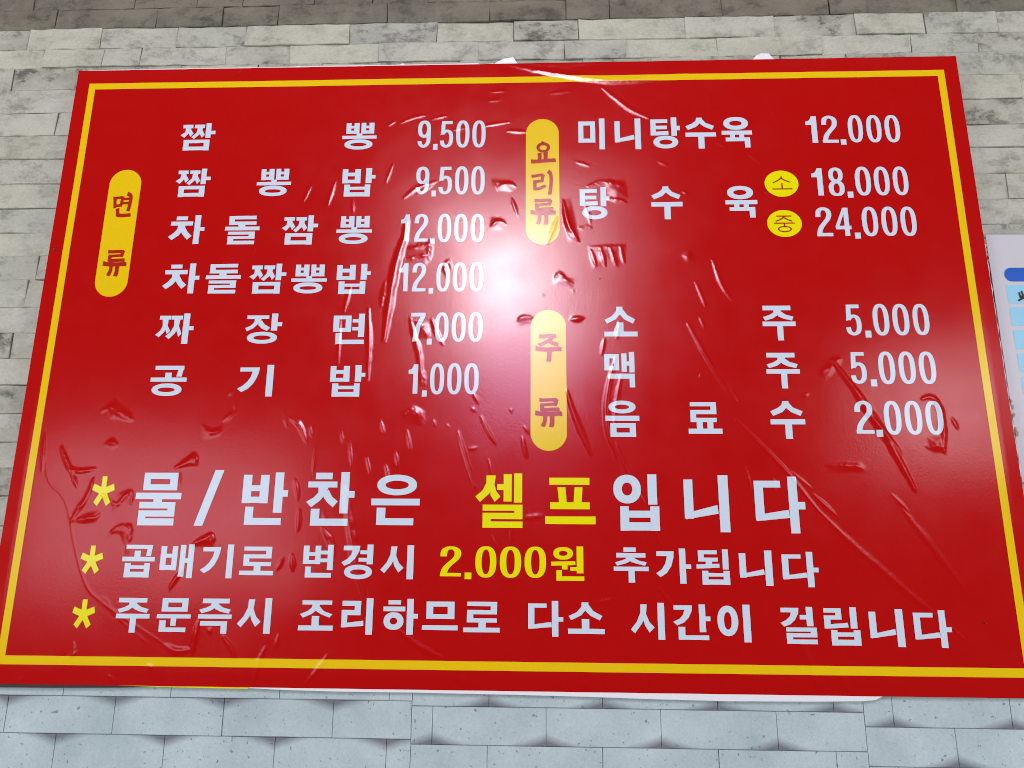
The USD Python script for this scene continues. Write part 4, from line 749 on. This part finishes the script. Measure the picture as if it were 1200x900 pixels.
def disc(L, T, r, b_, ch, q, label):
    s = set_glyph(norm(EL(50, 50, 50, 50, 2, 64)), L, T, r, b_)
    d_ = film_patch('size_disc', s, LEMON, board, label=label)
    film_patch('size_letter', set_glyph(B[ch], *q), RED_INK, d_, lift=0.0004)
disc(895, 200.5, 936, 231, '소', (904, 207, 928, 222.5), 'lemon yellow disc with the sign 소, the upper of the two')
disc(898, 246.5, 940, 278, '중', (906.5, 253, 931.5, 272.5), 'lemon yellow disc with the sign 중, the lower of the two')

# white sheet under the film that shows along the lower edge, and torn scraps along the top
def plate(name, pts, d0, d1, material, label=None):
    g = Polygon(inv(pts, (d0 + d1) / 2))
    v, f = trimesh.creation.triangulate_polygon(g.buffer(0), engine='earcut')
    m = trimesh.creation.extrude_polygon(g.buffer(0), abs(d1 - d0), engine='earcut')
    q = np.asarray(m.vertices)
    m = trimesh.Trimesh(to_world(np.column_stack([q[:, 0], q[:, 1], min(d0, d1) + q[:, 2]])), np.asarray(m.faces)[:, ::-1], process=False)
    return obj(name, m, material, board, label=label)
def plate_uv(name, g, d0, d1, material, label=None):
    m = trimesh.creation.extrude_polygon(g, abs(d1 - d0), engine='earcut')
    q = np.asarray(m.vertices)
    m = trimesh.Trimesh(to_world(np.column_stack([q[:, 0], q[:, 1], min(d0, d1) + q[:, 2]])), np.asarray(m.faces)[:, ::-1], process=False)
    return obj(name, m, material, board, label=label)
def hem(xs, offs, v, inner, y):
    us = [float(inv([(x, y)])[0, 0]) for x in xs]
    return Polygon([(u, v + o * 0.001) for u, o in zip(us, offs)] + [(us[-1], inner), (us[0], inner)])
plate_uv('backing_sheet', hem([284, 330, 400, 480, 600, 690, 760, 850, 950, 1010, 1025, 1033], [0.6, 2.2, 3.2, 3.0, 3.8, 4.8, 6.2, 7.2, 6.4, 5.2, 3.8, 0.4], H, H - 0.012, 808), 0.0001, 0.0006, WHITE_SHEET, 'white sheet showing below the lower edge of the red film')
plate_uv('yellow_edge', hem([140, 180, 230, 290, 293], [0.1, 0.7, 1.3, 1.6, 0.3], H, H - 0.012, 803), -0.00002, 0.00005, LEMON, 'yellow edge of an older sheet at the lower left')
plate_uv('backing_sheet', hem([104, 200, 300, 400, 500, 560, 562], [-1.0, -1.5, -1.2, -1.8, -1.4, -1.9, -0.3], 0.0, 0.010, 80), 0.0001, 0.0005, WHITE_SHEET, 'thin white line of sheet above the top edge of the film')
_rv = np.linspace(0.27, 0.56, 30)
plate_uv('backing_sheet', Polygon([(W + 0.0007 + 0.0006 * math.sin(9 * a * a * 40), a) for a in _rv] + [(W - 0.01, 0.56), (W - 0.01, 0.27)]), 0.0001, 0.0005, WHITE_SHEET, 'thin white strip along the right side of the film')  # narrow white strip with a wavy outer edge

plate_uv('dark_strip', hem([-40, 60, 140, 200], [4.2, 3.8, 2.6, 0.3], H, H - 0.012, 803), 0.0008, 0.006, FOAM, 'dark strip below the film at the lower left')  # tapering dark strip just under the film, lower left
def scrap(pts, curl):
    g = Polygon(inv(pts, -0.001))
    v, f = trimesh.creation.triangulate_polygon(g, engine='earcut')
    v, f = trimesh.remesh.subdivide_to_size(np.column_stack([v, np.zeros(len(v))]), f, 0.003)
    top, bot = v[:, 1].min(), v[:, 1].max()
    t = (bot - v[:, 1]) / (bot - top)
    out = np.clip(-v[:, 1] / 0.012, 0, 1)
    dep = 0.00015 - curl * out ** 2 + 0.0006 * out * np.sin(v[:, 0] * 420)
    front = to_world(np.column_stack([v[:, :2], dep])); back = to_world(np.column_stack([v[:, :2], dep + 0.0003]))
    m = trimesh.Trimesh(np.vstack([front, back]), np.vstack([f, f[:, ::-1] + len(v)]), process=False)
    obj('torn_film', m, WHITE_SHEET, board, smooth=True)
scrap([(575, 80), (578, 75), (584, 71), (592, 68.5), (601, 67), (606, 73), (608, 79)], 0.003)
scrap([(462, 80), (467, 75.5), (472, 73.5), (478, 78), (480, 81)], 0.002)
scrap([(340, 83), (344, 77.5), (351, 76.5), (354, 80), (354, 83)], 0.002)
scrap([(880, 72), (886, 65), (893, 62), (901, 63), (907, 68), (907, 72)], 0.002)
scrap([(535, 79), (540, 75.5), (548, 76.5), (558, 74.5), (562, 79)], 0.0015)
scrap([(560, 79), (566, 75), (578, 73.5), (580, 79)], 0.0015)

def dot(x, y, r):
    u, v = inv([(x, y)])[0]
    m = trimesh.creation.icosphere(2, 1.0)
    m.apply_scale((r, 0.0008, r)); pp, _ = film_at(np.array([u]), np.array([v]), 0.0004)
    m.apply_translation(pp[0])
    obj('pin', m, DARK, board, smooth=True)
dot(65, 291.5, 0.0018); dot(1154, 730, 0.0009); dot(703, 327, 0.0009)

def crumb(x, y, s):
    u, v = inv([(x, y)], 0.002)[0]
    m = trimesh.creation.icosphere(1, 1.0)
    q = np.asarray(m.vertices); q = q * (1 + 0.5 * (meshkit.noise(q * 2.3 + x, 4)[:, None] - 0.5))
    m = trimesh.Trimesh(q * np.array([0.0016, 0.0012, 0.0026]) * s + to_world([u, v, 0.001]), m.faces, process=False)
    obj('glue_residue', m, GLUE, board)
for x, y, s in [(1152.5, 277, 1), (1153.8, 283, 1.3), (1155, 288, .9), (1154.5, 293, 1.2), (1157, 299, 1.0), (1158, 306, .8), (1184, 470, .9), (1185.5, 477, 1.2), (1187.5, 486, .9), (1191, 508, 1.3), (1189.5, 503, 1.0)]:
    crumb(x, y, s)

# ------------------------------------------------------------------ the white notice at the right
sheet_d = 0.0035
notice = thing('price_notice', 'white laminated notice with a blue bar and light blue rows, right of the red board', 'notice')
def on_wall(pts, depth):
    return Polygon(inv(pts, depth))
tl, bl = inv([(1155, 275), (1198, 565)], sheet_d)
su0 = (tl[0] * 0.5 + bl[0] * 0.5)
def flat(name, g, depth, thick, material, parent, label=None, rot=0.0):
    m = trimesh.creation.extrude_polygon(g, thick, engine='earcut')
    q = np.asarray(m.vertices)
    m = trimesh.Trimesh(to_world(np.column_stack([q[:, 0], q[:, 1], depth + q[:, 2]])), np.asarray(m.faces)[:, ::-1], process=False)
    return obj(name, m, material, parent, label=label)
tr_u = 1.50
k_ = (bl[0] - tl[0]) / (bl[1] - tl[1])
flat('sheet', Polygon([tl, (tr_u, tl[1] + 0.002), (tr_u + k_ * (bl[1] - tl[1]), bl[1] + 0.002), bl]), sheet_d, 0.0012, POSTER_WHITE, notice)
def cellbox(xl, y0, y1, right, rnd):
    a, b2 = inv([(xl, (y0 + y1) / 2)], sheet_d)[0], None
    v0, v1 = inv([(xl, y0)], sheet_d)[0, 1], inv([(xl, y1)], sheet_d)[0, 1]
    r = rnd * (v1 - v0)
    return box(a[0] + r, v0 + r, right - r, v1 - r).buffer(r, 12)
flat('heading_bar', cellbox(1177, 314, 330, tr_u - 0.03, 0.48), sheet_d - 0.0003, 0.0003, POSTER_BLUE, notice)
for xl, y0, y1 in ((1180.5, 334, 355.5), (1184.5, 360, 382), (1189, 387, 409), (1193.5, 414, 436), (1198, 441, 463)):
    flat('table_row', cellbox(xl, y0, y1, tr_u - 0.025, 0.08), sheet_d - 0.0003, 0.0003, POSTER_SKY, notice)
strokes = [[(1194.0, 343.5), (1195.6, 348.6), (1199.5, 346.2)], [(1196.8, 341.8), (1198.2, 345.0)], [(1194.0, 352.0), (1198.0, 349.8), (1203.0, 348.0)]]
pen = unary_union([LineString(inv(s, sheet_d)).buffer(0.0008) for s in strokes])
flat('handwriting', pen if pen.geom_type == 'Polygon' else pen.buffer(0.0006).buffer(-0.0003), sheet_d - 0.0006, 0.0003, PEN, notice) if pen.buffer(0.0006).buffer(-0.0003).geom_type == 'Polygon' else [flat('handwriting', g, sheet_d - 0.0006, 0.0003, PEN, notice) for g in pen.geoms]
